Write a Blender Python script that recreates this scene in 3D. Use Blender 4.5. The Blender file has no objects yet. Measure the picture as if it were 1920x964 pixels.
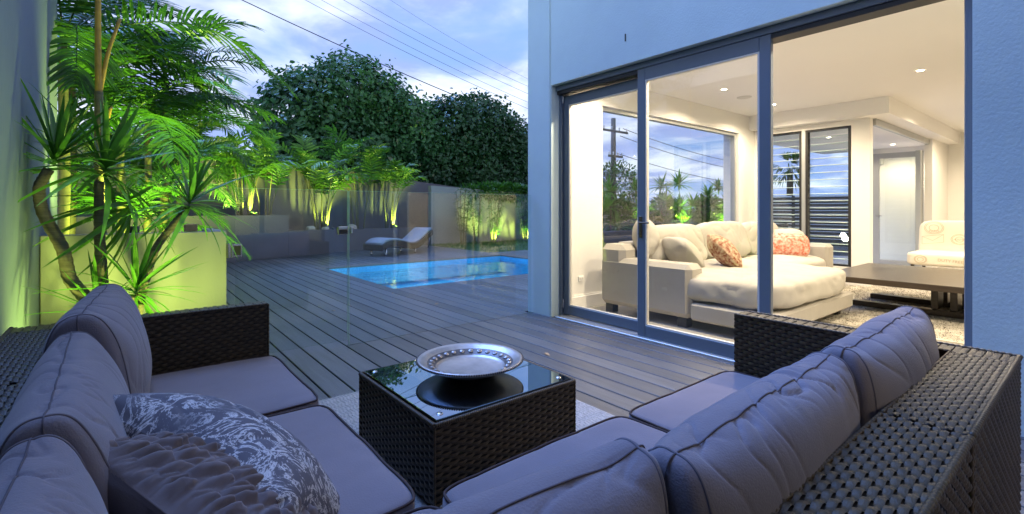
import bpy, math, random
from mathutils import Vector, Matrix, noise
RAD = math.radians
PI = math.pi
rnd = random.Random(11)
S = bpy.context.scene
C = S.collection

# ------------------------------------------------------------------ camera, sky, sun, exposure
cam_d = bpy.data.cameras.new('camera')
cam = bpy.data.objects.new('camera', cam_d); C.objects.link(cam)
cam.location = (0, 0, 1.2)
cam.rotation_euler = (RAD(90), 0, RAD(-38.815))
cam_d.sensor_width = 36.0
cam_d.lens = 36.0*901.57/1920
cam_d.shift_y = -(482-391.38)/1920
cam_d.clip_start = 0.02
cam_d.clip_end = 2000
S.camera = cam

SUN_EL, SUN_AZ = RAD(56.0), RAD(-18.0)     # high thin cloud glow from the open side, azimuth clockwise from +Y
world = bpy.data.worlds.new('World'); S.world = world
world.use_nodes = True
wn, wl = world.node_tree.nodes, world.node_tree.links
wn.clear()
w_out = wn.new('ShaderNodeOutputWorld'); w_bg = wn.new('ShaderNodeBackground')
w_bg.inputs['Strength'].default_value = 0.1
w_sky = wn.new('ShaderNodeTexSky'); w_sky.sky_type = 'NISHITA'; w_sky.sun_disc = False
w_sky.sun_elevation = RAD(2.0); w_sky.sun_rotation = SUN_AZ   # sun just above the horizon: dusk
w_sky.ozone_density = 4.0; w_sky.dust_density = 0.5
w_tc = wn.new('ShaderNodeTexCoord'); w_sep = wn.new('ShaderNodeSeparateXYZ')
wl.new(w_tc.outputs['Generated'], w_sep.inputs[0])
w_zz = wn.new('ShaderNodeMath'); w_zz.operation = 'MAXIMUM'; w_zz.inputs[1].default_value = 0.0
wl.new(w_sep.outputs['Z'], w_zz.inputs[0])
w_za = wn.new('ShaderNodeMath'); w_za.operation = 'ADD'; w_za.inputs[1].default_value = 0.16
wl.new(w_zz.outputs[0], w_za.inputs[0])
w_cmb = wn.new('ShaderNodeCombineXYZ')
for a, ax in enumerate('XY'):
    d = wn.new('ShaderNodeMath'); d.operation = 'DIVIDE'
    wl.new(w_sep.outputs[ax], d.inputs[0]); wl.new(w_za.outputs[0], d.inputs[1])
    wl.new(d.outputs[0], w_cmb.inputs[a])
def w_noise(scale, det, rough, lo, hi, dist=0.4):
    n = wn.new('ShaderNodeTexNoise'); n.inputs['Scale'].default_value = scale
    n.inputs['Detail'].default_value = det; n.inputs['Roughness'].default_value = rough
    n.inputs['Distortion'].default_value = dist
    wl.new(w_cmb.outputs[0], n.inputs['Vector'])
    r = wn.new('ShaderNodeMapRange'); r.interpolation_type = 'SMOOTHSTEP'
    r.inputs['From Min'].default_value = lo; r.inputs['From Max'].default_value = hi
    wl.new(n.outputs['Fac'], r.inputs['Value'])
    return r.outputs[0]
def w_mix(f, a, b):
    m = wn.new('ShaderNodeMix'); m.data_type = 'RGBA'
    if isinstance(f, float): m.inputs['Factor'].default_value = f
    else: wl.new(f, m.inputs['Factor'])
    for v, i in ((a, 6), (b, 7)):
        if isinstance(v, tuple): m.inputs[i].default_value = (*v, 1)
        else: wl.new(v, m.inputs[i])
    return m.outputs[2]
# broken dusk cloud: pale lit tops, lavender undersides, blue gaps
w_cloud = w_mix(w_noise(1.7, 6, 0.58, 0.36, 0.60), (5.4, 6.0, 7.2), (2.2, 2.9, 5.6))
w_gap = w_mix(0.85, w_sky.outputs[0], (2.0, 3.3, 6.5))
w_col = w_mix(w_noise(0.95, 5, 0.55, 0.30, 0.52), w_gap, w_cloud)
wl.new(w_col, w_bg.inputs['Color']); wl.new(w_bg.outputs[0], w_out.inputs['Surface'])

sun_d = bpy.data.lights.new('sun', 'SUN'); sun_d.energy = 2.8; sun_d.angle = RAD(40); sun_d.color = (0.17, 0.36, 1.0)
sun = bpy.data.objects.new('sun', sun_d); C.objects.link(sun)
sv = Vector((math.sin(SUN_AZ)*math.cos(SUN_EL), math.cos(SUN_AZ)*math.cos(SUN_EL), math.sin(SUN_EL)))
sun.rotation_euler = sv.to_track_quat('Z', 'Y').to_euler()

S.view_settings.view_transform = 'Standard'; S.view_settings.look = 'None'
S.view_settings.exposure = 1.0; S.view_settings.gamma = 1.0
S.render.engine = 'CYCLES'
S.cycles.use_denoising = True
S.cycles.max_bounces = 10; S.cycles.transparent_max_bounces = 24
S.cycles.diffuse_bounces = 4; S.cycles.glossy_bounces = 4; S.cycles.transmission_bounces = 6
S.cycles.sample_clamp_indirect = 6.0
S.cycles.caustics_reflective = False; S.cycles.caustics_refractive = False

# ------------------------------------------------------------------ materials
MATS = {}
def mat(name, col, rough=0.6, metal=0.0, var=0.12, scale=4.0, bump=0.0, bscale=60.0, stretch=(1, 1, 1),
        spec=0.5, objvar=0.0, col2=None, detail=5.0, coat=0.0, space='Object', sheen=0.0):
    m = bpy.data.materials.new(name); m.use_nodes = True
    nt = m.node_tree; n, l = nt.nodes, nt.links
    p = n['Principled BSDF']
    p.inputs['Roughness'].default_value = rough; p.inputs['Metallic'].default_value = metal
    p.inputs['Specular IOR Level'].default_value = spec
    p.inputs['Coat Weight'].default_value = coat
    if sheen: p.inputs['Sheen Weight'].default_value = sheen
    tc = n.new('ShaderNodeTexCoord'); mp = n.new('ShaderNodeMapping')
    mp.inputs['Scale'].default_value = stretch
    l.new(tc.outputs[space], mp.inputs['Vector'])
    vec = mp.outputs[0]
    if objvar:
        oi = n.new('ShaderNodeObjectInfo'); ad = n.new('ShaderNodeVectorMath'); ad.operation = 'MULTIPLY_ADD'
        ad.inputs[0].default_value = (37, 53, 71)
        l.new(oi.outputs['Random'], ad.inputs[1]); l.new(vec, ad.inputs[2])
        vec = ad.outputs[0]
    nz = n.new('ShaderNodeTexNoise'); nz.inputs['Scale'].default_value = scale; nz.inputs['Detail'].default_value = detail
    nz.inputs['Roughness'].default_value = 0.6
    l.new(vec, nz.inputs['Vector'])
    ramp = n.new('ShaderNodeValToRGB')
    a = tuple(max(0, c*(1-var)) for c in col); b = tuple(min(1, c*(1+var)) for c in col)
    if col2: a, b = col, col2
    ramp.color_ramp.elements[0].position = 0.3; ramp.color_ramp.elements[1].position = 0.7
    ramp.color_ramp.elements[0].color = (*a, 1); ramp.color_ramp.elements[1].color = (*b, 1)
    l.new(nz.outputs['Fac'], ramp.inputs[0])
    out = ramp.outputs[0]
    if objvar:
        hs = n.new('ShaderNodeHueSaturation'); mr = n.new('ShaderNodeMapRange')
        mr.inputs['To Min'].default_value = 1-objvar; mr.inputs['To Max'].default_value = 1+objvar
        l.new(oi.outputs['Random'], mr.inputs['Value']); l.new(mr.outputs[0], hs.inputs['Value'])
        l.new(out, hs.inputs['Color']); out = hs.outputs[0]
    l.new(out, p.inputs['Base Color'])
    if bump:
        nb = n.new('ShaderNodeTexNoise'); nb.inputs['Scale'].default_value = bscale; nb.inputs['Detail'].default_value = 4
        l.new(vec, nb.inputs['Vector'])
        bp = n.new('ShaderNodeBump'); bp.inputs['Strength'].default_value = bump; bp.inputs['Distance'].default_value = 0.01
        l.new(nb.outputs['Fac'], bp.inputs['Height']); l.new(bp.outputs[0], p.inputs['Normal'])
    MATS[name] = m
    return m
def emit(name, col, s):
    m = bpy.data.materials.new(name); m.use_nodes = True
    p = m.node_tree.nodes['Principled BSDF']
    p.inputs['Base Color'].default_value = (0.8, 0.8, 0.8, 1)
    p.inputs['Emission Color'].default_value = (*col, 1); p.inputs['Emission Strength'].default_value = s
    MATS[name] = m; return m
def glass(name, tint=(0.97, 0.99, 0.98), ior=1.6, rough=0.0, wave=0.0):
    m = bpy.data.materials.new(name); m.use_nodes = True
    nt = m.node_tree; n, l = nt.nodes, nt.links; n.remove(n['Principled BSDF'])
    t = n.new('ShaderNodeBsdfTransparent'); t.inputs[0].default_value = (*tint, 1)
    g = n.new('ShaderNodeBsdfGlossy'); g.inputs['Roughness'].default_value = rough
    f = n.new('ShaderNodeFresnel')
    ge = n.new('ShaderNodeNewGeometry'); mi = n.new('ShaderNodeMix')         # a pane is two parallel faces: same reflectance leaving as entering
    mi.inputs[2].default_value = ior; mi.inputs[3].default_value = 1/ior
    l.new(ge.outputs['Backfacing'], mi.inputs[0]); l.new(mi.outputs[0], f.inputs['IOR'])
    x = n.new('ShaderNodeMixShader')
    l.new(f.outputs[0], x.inputs[0]); l.new(t.outputs[0], x.inputs[1]); l.new(g.outputs[0], x.inputs[2])
    l.new(x.outputs[0], n['Material Output'].inputs['Surface'])
    if wave:
        tc = n.new('ShaderNodeTexCoord'); nz = n.new('ShaderNodeTexNoise'); nz.inputs['Scale'].default_value = 2.2; nz.inputs['Detail'].default_value = 2
        l.new(tc.outputs['Object'], nz.inputs['Vector'])
        bp = n.new('ShaderNodeBump'); bp.inputs['Strength'].default_value = wave; bp.inputs['Distance'].default_value = 0.05
        l.new(nz.outputs['Fac'], bp.inputs['Height'])
        l.new(bp.outputs[0], g.inputs['Normal']); l.new(bp.outputs[0], f.inputs['Normal'])
    MATS[name] = m; return m
def leafmat(name, a, b, trans=0.4, rough=0.4, spec=0.5, objvar=0.25, scale=3.0):
    m = mat(name, a, rough, var=0, scale=scale, col2=b, objvar=objvar, spec=spec)
    nt = m.node_tree; n, l = nt.nodes, nt.links; p = n['Principled BSDF']
    t = n.new('ShaderNodeBsdfTranslucent'); x = n.new('ShaderNodeMixShader'); x.inputs[0].default_value = trans
    src = p.inputs['Base Color'].links[0].from_socket
    l.new(src, t.inputs['Color'])
    l.new(p.outputs[0], x.inputs[1]); l.new(t.outputs[0], x.inputs[2])
    l.new(x.outputs[0], n['Material Output'].inputs['Surface'])
    return m

mat('render_blue', (0.50, 0.62, 0.65), 0.85, var=0.08, scale=0.9, bump=0.2, bscale=70)
mat('render_white', (0.72, 0.72, 0.74), 0.8, var=0.03, scale=2.0)
mat('render_grey', (0.125, 0.115, 0.12), 0.85, var=0.10, scale=1.6, bump=0.3, bscale=50)
mat('wall_grey', (0.145, 0.185, 0.25), 0.85, var=0.10, scale=1.3, bump=0.25, bscale=45, stretch=(1, 1, 0.4))
mat('planter_render', (0.29, 0.29, 0.27), 0.85, var=0.05, scale=1.5, bump=0.2, bscale=60)
mat('plaster', (0.80, 0.78, 0.74), 0.8, var=0.015, scale=1.0)
mat('ceiling_paint', (0.84, 0.82, 0.79), 0.85, var=0.01, scale=1.0)
mat('skirting', (0.82, 0.80, 0.77), 0.5, var=0.01)
mat('stone_floor', (0.42, 0.40, 0.37), 0.18, var=0.08, scale=1.2)
mat('door_paint', (0.12, 0.15, 0.195), 0.38, var=0.04, scale=3.0, bump=0.05, bscale=120)
mat('bead', (0.62, 0.60, 0.55), 0.5, var=0.03)
mat('black', (0.012, 0.012, 0.014), 0.5, var=0.1)
mat('brass_dark', (0.14, 0.11, 0.07), 0.35, metal=0.8, var=0.1)
mat('steel', (0.55, 0.53, 0.52), 0.22, metal=1.0, var=0.05)
mat('aluminium', (0.45, 0.46, 0.46), 0.4, metal=0.6, var=0.04)
mat('white_plastic', (0.78, 0.77, 0.74), 0.4, var=0.02)
mat('deck_board', (0.066, 0.072, 0.084), 0.42, var=0.26, scale=3.0, stretch=(10, 0.6, 10), bump=0.12, bscale=26, objvar=0.26)
mat('coping', (0.11, 0.085, 0.07), 0.55, var=0.15, scale=3.0, stretch=(1, 10, 10), bump=0.2)
mat('earth', (0.035, 0.028, 0.022), 0.95, var=0.4, scale=8.0, bump=0.6, bscale=30)
mat('lawn', (0.03, 0.07, 0.015), 0.9, var=0.4, scale=9.0, bump=0.5, bscale=80)
mat('fabric', (0.180, 0.156, 0.174), 0.92, var=0.09, scale=3.5, bump=0.18, bscale=260, sheen=0.25, spec=0.2)
mat('piping', (0.045, 0.025, 0.022), 0.8, var=0.1)
mat('end_piping', (0.15, 0.13, 0.145), 0.9, var=0.1)
mat('seam', (0.085, 0.07, 0.08), 0.9, var=0.1)
mat('wicker', (0.058, 0.040, 0.021), 0.42, var=0.35, scale=40.0, spec=0.32, bump=0.2, bscale=300, stretch=(1, 1, 1))
mat('wicker_core', (0.006, 0.005, 0.005), 0.8, var=0.1)
mat('rug', (0.29, 0.29, 0.29), 0.95, var=0.25, scale=60.0, bump=0.6, bscale=140)
mat('ruched', (0.155, 0.125, 0.125), 0.9, var=0.10, scale=12.0, bump=0.1, bscale=400, sheen=0.2, spec=0.2)
mat('ruched_back', (0.11, 0.095, 0.105), 0.9, var=0.06, scale=8.0, bump=0.1, bscale=400, spec=0.2)
mat('silver', (0.40, 0.37, 0.36), 0.38, metal=0.9, var=0.18, scale=14.0, bump=0.06, bscale=40)
mat('silver_dark', (0.13, 0.115, 0.11), 0.38, metal=0.8, var=0.2, scale=30.0)
mat('linen', (0.40, 0.375, 0.335), 0.95, var=0.03, scale=10.0, bump=0.10, bscale=300, spec=0.2)
mat('linen_plain', (0.44, 0.415, 0.37), 0.95, var=0.03, scale=10.0, bump=0.08, bscale=300, spec=0.2)
mat('dark_wood', (0.040, 0.028, 0.019), 0.32, var=0.35, scale=3.0, stretch=(8, 0.7, 8), bump=0.1, bscale=20)
mat('shag', (0.34, 0.31, 0.26), 0.95, var=0, col2=(0.62, 0.58, 0.50), scale=7.0, bump=0.8, bscale=90)
mat('chair_fabric', (0.78, 0.72, 0.60), 0.9, var=0.04, scale=5.0, bump=0.08, bscale=300)
mat('chair_print', (0.50, 0.41, 0.29), 0.9, var=0.1)
mat('orange_print', (0.50, 0.10, 0.05), 0.9, var=0, col2=(0.62, 0.45, 0.36), scale=26.0, detail=1.0, spec=0.2)
mat('rust_print', (0.22, 0.045, 0.02), 0.9, var=0, col2=(0.52, 0.42, 0.30), scale=30.0, detail=1.0, spec=0.2)
mat('timber_pole', (0.12, 0.11, 0.10), 0.85, var=0.2, scale=6.0, stretch=(8, 8, 0.5))
mat('wire', (0.05, 0.05, 0.06), 0.6, var=0.05)
mat('bark', (0.085, 0.065, 0.05), 0.9, var=0.3, scale=10.0, bump=0.5, bscale=30)
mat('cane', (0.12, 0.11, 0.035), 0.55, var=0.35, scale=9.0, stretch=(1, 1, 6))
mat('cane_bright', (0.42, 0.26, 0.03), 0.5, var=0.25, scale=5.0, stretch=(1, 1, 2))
mat('dracaena_bark', (0.15, 0.12, 0.09), 0.85, var=0.35, scale=20.0, stretch=(0.3, 0.3, 6), bump=0.5, bscale=40)
mat('rock', (0.42, 0.38, 0.32), 0.9, var=0.2, scale=10.0, bump=0.5, bscale=30)
mat('brick', (0.36, 0.25, 0.14), 0.9, var=0.15, scale=30.0)
mat('lounger_cushion', (0.24, 0.26, 0.32), 0.9, var=0.04, scale=8.0)
mat('slat_dark', (0.05, 0.042, 0.036), 0.7, var=0.25, scale=4.0, stretch=(0.6, 0.6, 8))
leafmat('palm_leaf', (0.028, 0.10, 0.010), (0.06, 0.17, 0.016), 0.45)
leafmat('cane_leaf', (0.050, 0.13, 0.012), (0.10, 0.22, 0.02), 0.45)
leafmat('dracaena_leaf', (0.05, 0.17, 0.018), (0.12, 0.30, 0.03), 0.45, rough=0.35)
leafmat('tree_leaf', (0.018, 0.078, 0.022), (0.070, 0.185, 0.050), 0.25, rough=0.36, spec=0.45, scale=1.2)
leafmat('tree_leaf_pale', (0.10, 0.14, 0.05), (0.20, 0.22, 0.10), 0.2)
leafmat('shrub_leaf', (0.03, 0.11, 0.012), (0.07, 0.18, 0.02), 0.4)
glass('pane', (0.985, 0.99, 0.985), 1.52)
glass('fence_glass', (0.955, 0.985, 0.975), 1.62)
glass('blade_glass', (0.93, 0.97, 0.95), 1.5)
mat('glass_edge', (0.34, 0.55, 0.48), 0.2, var=0.1)
glass('water', (0.50, 0.90, 0.95), 1.33, wave=0.25)
emit('lamp_glow', (1.0, 0.86, 0.62), 18.0)
emit('garden_glow', (0.85, 1.0, 0.35), 25.0)
emit('pool_glow', (0.75, 0.92, 1.0), 10.0)

def tweak_smoked():
    m = bpy.data.materials.new('smoked_glass'); m.use_nodes = True
    p = m.node_tree.nodes['Principled BSDF']
    p.inputs['Base Color'].default_value = (0.36, 0.42, 0.47, 1); p.inputs['Roughness'].default_value = 0.012
    p.inputs['Metallic'].default_value = 1.0          # dark mirror-backed glass
    MATS['smoked_glass'] = m
tweak_smoked()
def marbled():                      # printed cloth: white branching veins on dusty blue-grey
    m = mat('marbled', (0.115, 0.11, 0.13), 0.85, var=0.12, scale=7.0, bump=0.1, bscale=350, spec=0.2)
    n, l = m.node_tree.nodes, m.node_tree.links; p = n['Principled BSDF']
    src = p.inputs['Base Color'].links[0].from_socket
    tc = n.new('ShaderNodeTexCoord')
    nz = n.new('ShaderNodeTexNoise'); nz.inputs['Scale'].default_value = 11; nz.inputs['Detail'].default_value = 9
    nz.inputs['Roughness'].default_value = 0.72; nz.inputs['Distortion'].default_value = 1.6
    l.new(tc.outputs['Object'], nz.inputs['Vector'])
    sb = n.new('ShaderNodeMath'); sb.operation = 'SUBTRACT'; sb.inputs[1].default_value = 0.5; l.new(nz.outputs['Fac'], sb.inputs[0])
    ab = n.new('ShaderNodeMath'); ab.operation = 'ABSOLUTE'; l.new(sb.outputs[0], ab.inputs[0])
    r1 = n.new('ShaderNodeMapRange'); r1.inputs['From Min'].default_value = 0.006; r1.inputs['From Max'].default_value = 0.034
    r1.inputs['To Min'].default_value = 1; r1.inputs['To Max'].default_value = 0
    l.new(ab.outputs[0], r1.inputs['Value'])
    n2 = n.new('ShaderNodeTexNoise'); n2.inputs['Scale'].default_value = 5; n2.inputs['Detail'].default_value = 3
    l.new(tc.outputs['Object'], n2.inputs['Vector'])
    r2 = n.new('ShaderNodeMapRange'); r2.inputs['From Min'].default_value = 0.36; r2.inputs['From Max'].default_value = 0.50
    l.new(n2.outputs['Fac'], r2.inputs['Value'])
    mu = n.new('ShaderNodeMath'); mu.operation = 'MULTIPLY'; l.new(r1.outputs[0], mu.inputs[0]); l.new(r2.outputs[0], mu.inputs[1])
    mx = n.new('ShaderNodeMix'); mx.data_type = 'RGBA'; mx.inputs[7].default_value = (0.62, 0.60, 0.60, 1)
    l.new(mu.outputs[0], mx.inputs['Factor']); l.new(src, mx.inputs[6]); l.new(mx.outputs[2], p.inputs['Base Color'])
marbled()
def mosaic():                       # pool lining: small blue glass tiles
    m = mat('mosaic', (0.02, 0.16, 0.38), 0.35, var=0.1, scale=3.0)
    n, l = m.node_tree.nodes, m.node_tree.links; p = n['Principled BSDF']
    tc = n.new('ShaderNodeTexCoord'); vo = n.new('ShaderNodeTexVoronoi'); vo.inputs['Scale'].default_value = 48; vo.inputs['Randomness'].default_value = 0.15
    l.new(tc.outputs['Object'], vo.inputs['Vector'])
    sp = n.new('ShaderNodeSeparateColor'); l.new(vo.outputs['Color'], sp.inputs[0])
    r = n.new('ShaderNodeValToRGB'); r.color_ramp.elements[0].color = (0.02, 0.24, 0.50, 1); r.color_ramp.elements[1].color = (0.06, 0.38, 0.66, 1)
    l.new(sp.outputs[0], r.inputs[0]); l.new(r.outputs[0], p.inputs['Base Color'])
mosaic()

# ------------------------------------------------------------------ mesh helpers
class MB:
    def __init__(s): s.v = []; s.f = []
    def add(s, vs, fs):
        k = len(s.v); s.v += [tuple(v) for v in vs]; s.f += [tuple(i+k for i in f) for f in fs]; return s
    def box(s, lo, hi, b=0.0, mtx=None):
        x0, y0, z0 = lo; x1, y1, z1 = hi
        if b <= 0:
            vs = [(x, y, z) for x in (x0, x1) for y in (y0, y1) for z in (z0, z1)]
            fs = [(0, 1, 3, 2), (4, 6, 7, 5), (0, 4, 5, 1), (2, 3, 7, 6), (0, 2, 6, 4), (1, 5, 7, 3)]
        else:
            b = min(b, (x1-x0)*.45, (y1-y0)*.45, (z1-z0)*.45)
            vs = []; fs = []; id = {}
            for i, x in enumerate((x0, x1)):
                for j, y in enumerate((y0, y1)):
                    for k, z in enumerate((z0, z1)):
                        sx, sy, sz = (1-2*i)*b, (1-2*j)*b, (1-2*k)*b
                        id[i, j, k] = len(vs)
                        vs += [(x, y+sy, z+sz), (x+sx, y, z+sz), (x+sx, y+sy, z)]
            for ax in range(3):
                for e in (0, 1):
                    q = []
                    for (p, r) in ((0, 0), (1, 0), (1, 1), (0, 1)):
                        c = [p, r]; c.insert(ax, e); q.append(id[tuple(c)]+ax)
                    fs.append(tuple(q) if (e == 1) != (ax == 1) else tuple(q[::-1]))
                o1, o2 = [a for a in range(3) if a != ax]
                for p in (0, 1):
                    for r in (0, 1):
                        c0 = [p, r]; c0.insert(ax, 0); c1 = [p, r]; c1.insert(ax, 1)
                        a, d = id[tuple(c0)], id[tuple(c1)]
                        fs.append((a+o1, a+o2, d+o2, d+o1))
            for kx in id.values(): fs.append((kx, kx+1, kx+2))
        if mtx is not None: vs = [mtx @ Vector(v) for v in vs]
        return s.add(vs, fs)
    def tube(s, pts, rad, n=8, cap=True):
        pts = [Vector(p) for p in pts]
        if not isinstance(rad, (list, tuple)): rad = [rad]*len(pts)
        vs = []; fs = []; ref = None
        for i, p in enumerate(pts):
            t = (pts[min(i+1, len(pts)-1)]-pts[max(i-1, 0)]).normalized()
            if ref is None:
                ref = t.orthogonal().normalized()
            a = (ref - t*ref.dot(t)); a = a.normalized() if a.length > 1e-6 else t.orthogonal().normalized()
            ref = a; b = t.cross(a)
            for k in range(n):
                an = 2*PI*k/n; vs.append(p+(a*math.cos(an)+b*math.sin(an))*rad[i])
        for i in range(len(pts)-1):
            for k in range(n):
                fs.append((i*n+k, i*n+(k+1) % n, (i+1)*n+(k+1) % n, (i+1)*n+k))
        if cap:
            fs.append(tuple(range(n))[::-1]); fs.append(tuple((len(pts)-1)*n+k for k in range(n)))
        return s.add(vs, fs)
    def loop(s, pts, r, n=6):
        pts = [Vector(p) for p in pts]; m = len(pts); vs = []; fs = []
        up = None
        for i, p in enumerate(pts):
            t = (pts[(i+1) % m]-pts[i-1]).normalized()
            a = Vector((0, 0, 1)); a = a-t*a.dot(t)
            a = a.normalized() if a.length > .2 else Vector((1, 0, .01))-t*Vector((1, 0, .01)).dot(t)
            a.normalize(); b = t.cross(a)
            for k in range(n):
                an = 2*PI*k/n; vs.append(p+(a*math.cos(an)+b*math.sin(an))*r)
        for i in range(m):
            j = (i+1) % m
            for k in range(n): fs.append((i*n+k, i*n+(k+1) % n, j*n+(k+1) % n, j*n+k))
        return s.add(vs, fs)
    def lathe(s, prof, c=(0, 0, 0), n=48):
        vs = []; fs = []
        for r, z in prof:
            for k in range(n):
                a = 2*PI*k/n; vs.append((c[0]+r*math.cos(a), c[1]+r*math.sin(a), c[2]+z))
        for i in range(len(prof)-1):
            for k in range(n): fs.append((i*n+k, i*n+(k+1) % n, (i+1)*n+(k+1) % n, (i+1)*n+k))
        return s.add(vs, fs)
    def mesh(s, name, m, smooth=False, off=None):
        me = bpy.data.meshes.new(name)
        v = s.v if off is None else [(a-off[0], b-off[1], c-off[2]) for a, b, c in s.v]
        me.from_pydata(v, [], s.f); me.update()
        me.materials.append(MATS[m])
        if smooth: me.polygons.foreach_set('use_smooth', [True]*len(me.polygons))
        return me
    def build(s, name, m, parent=None, smooth=False, world=True):
        """one mesh object; vertices given in world coordinates unless world=False (then in the thing's own frame)"""
        off = None
        if parent is not None:
            r = parent
            while r.parent: r = r.parent
            if world: off = tuple(r.location)
            if parent.parent is not None and parent.type == 'MESH': pass
            me = s.mesh(name, m, smooth, off)
            o = bpy.data.objects.new(name, me); C.objects.link(o); o.parent = parent
        else:
            if world and s.v:
                xs = [v[0] for v in s.v]; ys = [v[1] for v in s.v]; zs = [v[2] for v in s.v]
                off = ((min(xs)+max(xs))/2, (min(ys)+max(ys))/2, min(zs))
            me = s.mesh(name, m, smooth, off)
            o = bpy.data.objects.new(name, me); C.objects.link(o)
            if off: o.location = off
        return o
def tag(o, label=None, cat=None, group=None, kind=None):
    if label: o['label'] = label
    if cat: o['category'] = cat
    if group: o['group'] = group
    if kind: o['kind'] = kind
    return o
def thing(name, label, cat, loc=(0, 0, 0), rz=0.0, group=None):
    o = bpy.data.objects.new(name, None); C.objects.link(o)
    o.location = loc; o.rotation_euler = (0, 0, rz); o.empty_display_size = 0.1
    return tag(o, label, cat, group)
def inst(name, me, parent, loc=(0, 0, 0), rot=(0, 0, 0), sc=1.0):
    o = bpy.data.objects.new(name, me); C.objects.link(o); o.parent = parent
    o.location = loc; o.rotation_euler = rot; o.scale = (sc, sc, sc) if not isinstance(sc, tuple) else sc
    return o
def spot(name, parent, loc, target, power, col, size=120, blend=0.6, radius=0.05):
    d = bpy.data.lights.new(name, 'SPOT'); d.energy = power; d.color = col; d.spot_size = RAD(size); d.spot_blend = blend
    d.shadow_soft_size = radius
    o = bpy.data.objects.new(name, d); C.objects.link(o)
    o.parent = parent
    base = Vector((0, 0, 0)); r = parent
    while r is not None and r.parent: r = r.parent
    if r is not None: base = r.location
    o.location = Vector(loc)-base
    o.rotation_euler = (Vector(target)-Vector(loc)).to_track_quat('-Z', 'Y').to_euler()
    return o

# ------------------------------------------------------------------ ground, pool, deck
PX0, PX1, PY0, PY1 = 3.17, 7.6, 6.72, 9.92
m = MB(); g = -0.12
for (a, b, c, d) in ((-400, PX0-.1, -400, 400), (PX1+.1, 400, -400, 400), (PX0-.1, PX1+.1, -400, PY0-.1), (PX0-.1, PX1+.1, PY1+.1, 400)):
    m.add([(a, c, g), (b, c, g), (b, d, g), (a, d, g)], [(0, 1, 2, 3)])
tag(m.build('ground', 'earth'), kind='structure', label='dark bare earth under the deck and garden')

m = MB(); zb = -1.25
t = 0.1
m.box((PX0-t, PY0-t, zb-t), (PX1+t, PY1+t, zb))
m.box((PX0-t, PY0-t, zb), (PX0, PY1+t, -0.03)); m.box((PX1, PY0-t, zb), (PX1+t, PY1+t, -0.03))
m.box((PX0, PY0-t, zb), (PX1, PY0, -0.03)); m.box((PX0, PY1, zb), (PX1, PY1+t, -0.03))
pool = m.build('swimming_pool', 'mosaic')
tag(pool, 'rectangular swimming pool lined with blue mosaic, set into the deck', 'swimming pool')
m = MB(); m.box((PX0+.0, PY1-.35, zb+.002), (PX1, PY1-.002, -0.45), .02)
m.build('bench_ledge', 'mosaic', pool)
for px in (4.2, 6.4):
    m = MB(); m.lathe([(0, .02), (.09, .02), (.11, 0)], (0, 0, 0), 20)
    m.v = [(px+x, PY0+.004+z, -.6+y) for x, y, z in m.v]
    pl = m.build('pool_light', 'pool_glow', pool)
    spot('pool_lamp', pl, (px, PY0+.06, -.6), (px+.1, PY1, -.8), 115, (0.50, 0.93, 1.0), 165, 0.8, 0.1)
n = 40
m = MB()
for j in range(n+1):
    for i in range(n+1):
        m.v.append((PX0+(PX1-PX0)*i/n, PY0+(PY1-PY0)*j/n, -0.09))
for j in range(n):
    for i in range(n): m.f.append((j*(n+1)+i, j*(n+1)+i+1, (j+1)*(n+1)+i+1, (j+1)*(n+1)+i))
tag(m.build('water', 'water'), kind='structure', label='still clear pool water')

deck = tag(bpy.data.objects.new('deck', None), 'dark grey timber decking in long narrow boards', kind='structure'); C.objects.link(deck)
PITCH, GAP, TH = 0.1640, 0.012, 0.040
PU, PN = Vector((.951, .309, 0)), Vector((-.309, .951, 0))     # line of the rear planter
PP = Vector((2.0, 12.47, 0))
bm_cache = {}
def board(x0, y0, y1):
    w = PITCH-GAP; L = round(y1-y0, 2)
    if L < .05: return
    if L > 4.5 and rnd.random() < .75:
        c = y0+(.45*round(rnd.uniform(.25, .75)*L/.45)); board(x0, y0, c-.0015); board(x0, c+.0015, y1); return
    if L not in bm_cache:
        bm_cache[L] = MB().box((0, 0, -TH), (w, L, 0), .003).mesh('board', 'deck_board')
    inst('board', bm_cache[L], deck, (x0, y0, 0))
def rear_y(x): return PP.y+(x-PP.x)*PU.y/PU.x
X0 = 1.507-12*PITCH+GAP/2
k = 0
while X0+k*PITCH < 3.66:
    x = X0+k*PITCH; k += 1
    if x < 1.5-.01:
        if x > .6: board(x, -1.2, rear_y(x+PITCH))
        else: board(x, -1.2, 4.19)
    else:
        board(x, -1.2, 4.188)
k = 0
while X0+k*PITCH < 12.5:
    x = X0+k*PITCH; k += 1
    if x < 1.5-.01: continue
    if x < 3.5: y0 = 4.200
    else: y0 = 4.29
    xe = x+PITCH
    if xe <= PX0+.02: board(x, y0, min(rear_y(xe), 14.2))
    elif x < PX1:
        board(x, y0, PY0+.012); board(x, PY1+.25, min(rear_y(xe), 14.2))
    else: board(x, y0, 10.6)
m = MB(); m.box((PX0-.17, PY1-.004, -.03), (PX1+.30, PY1+.245, .003), .003); m.build('coping_board', 'coping', deck)
m = MB(); m.box((PX1-.004, PY0-.1, -.03), (PX1+.22, PY1-.006, .003), .003); m.build('coping_board', 'coping', deck)
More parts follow.
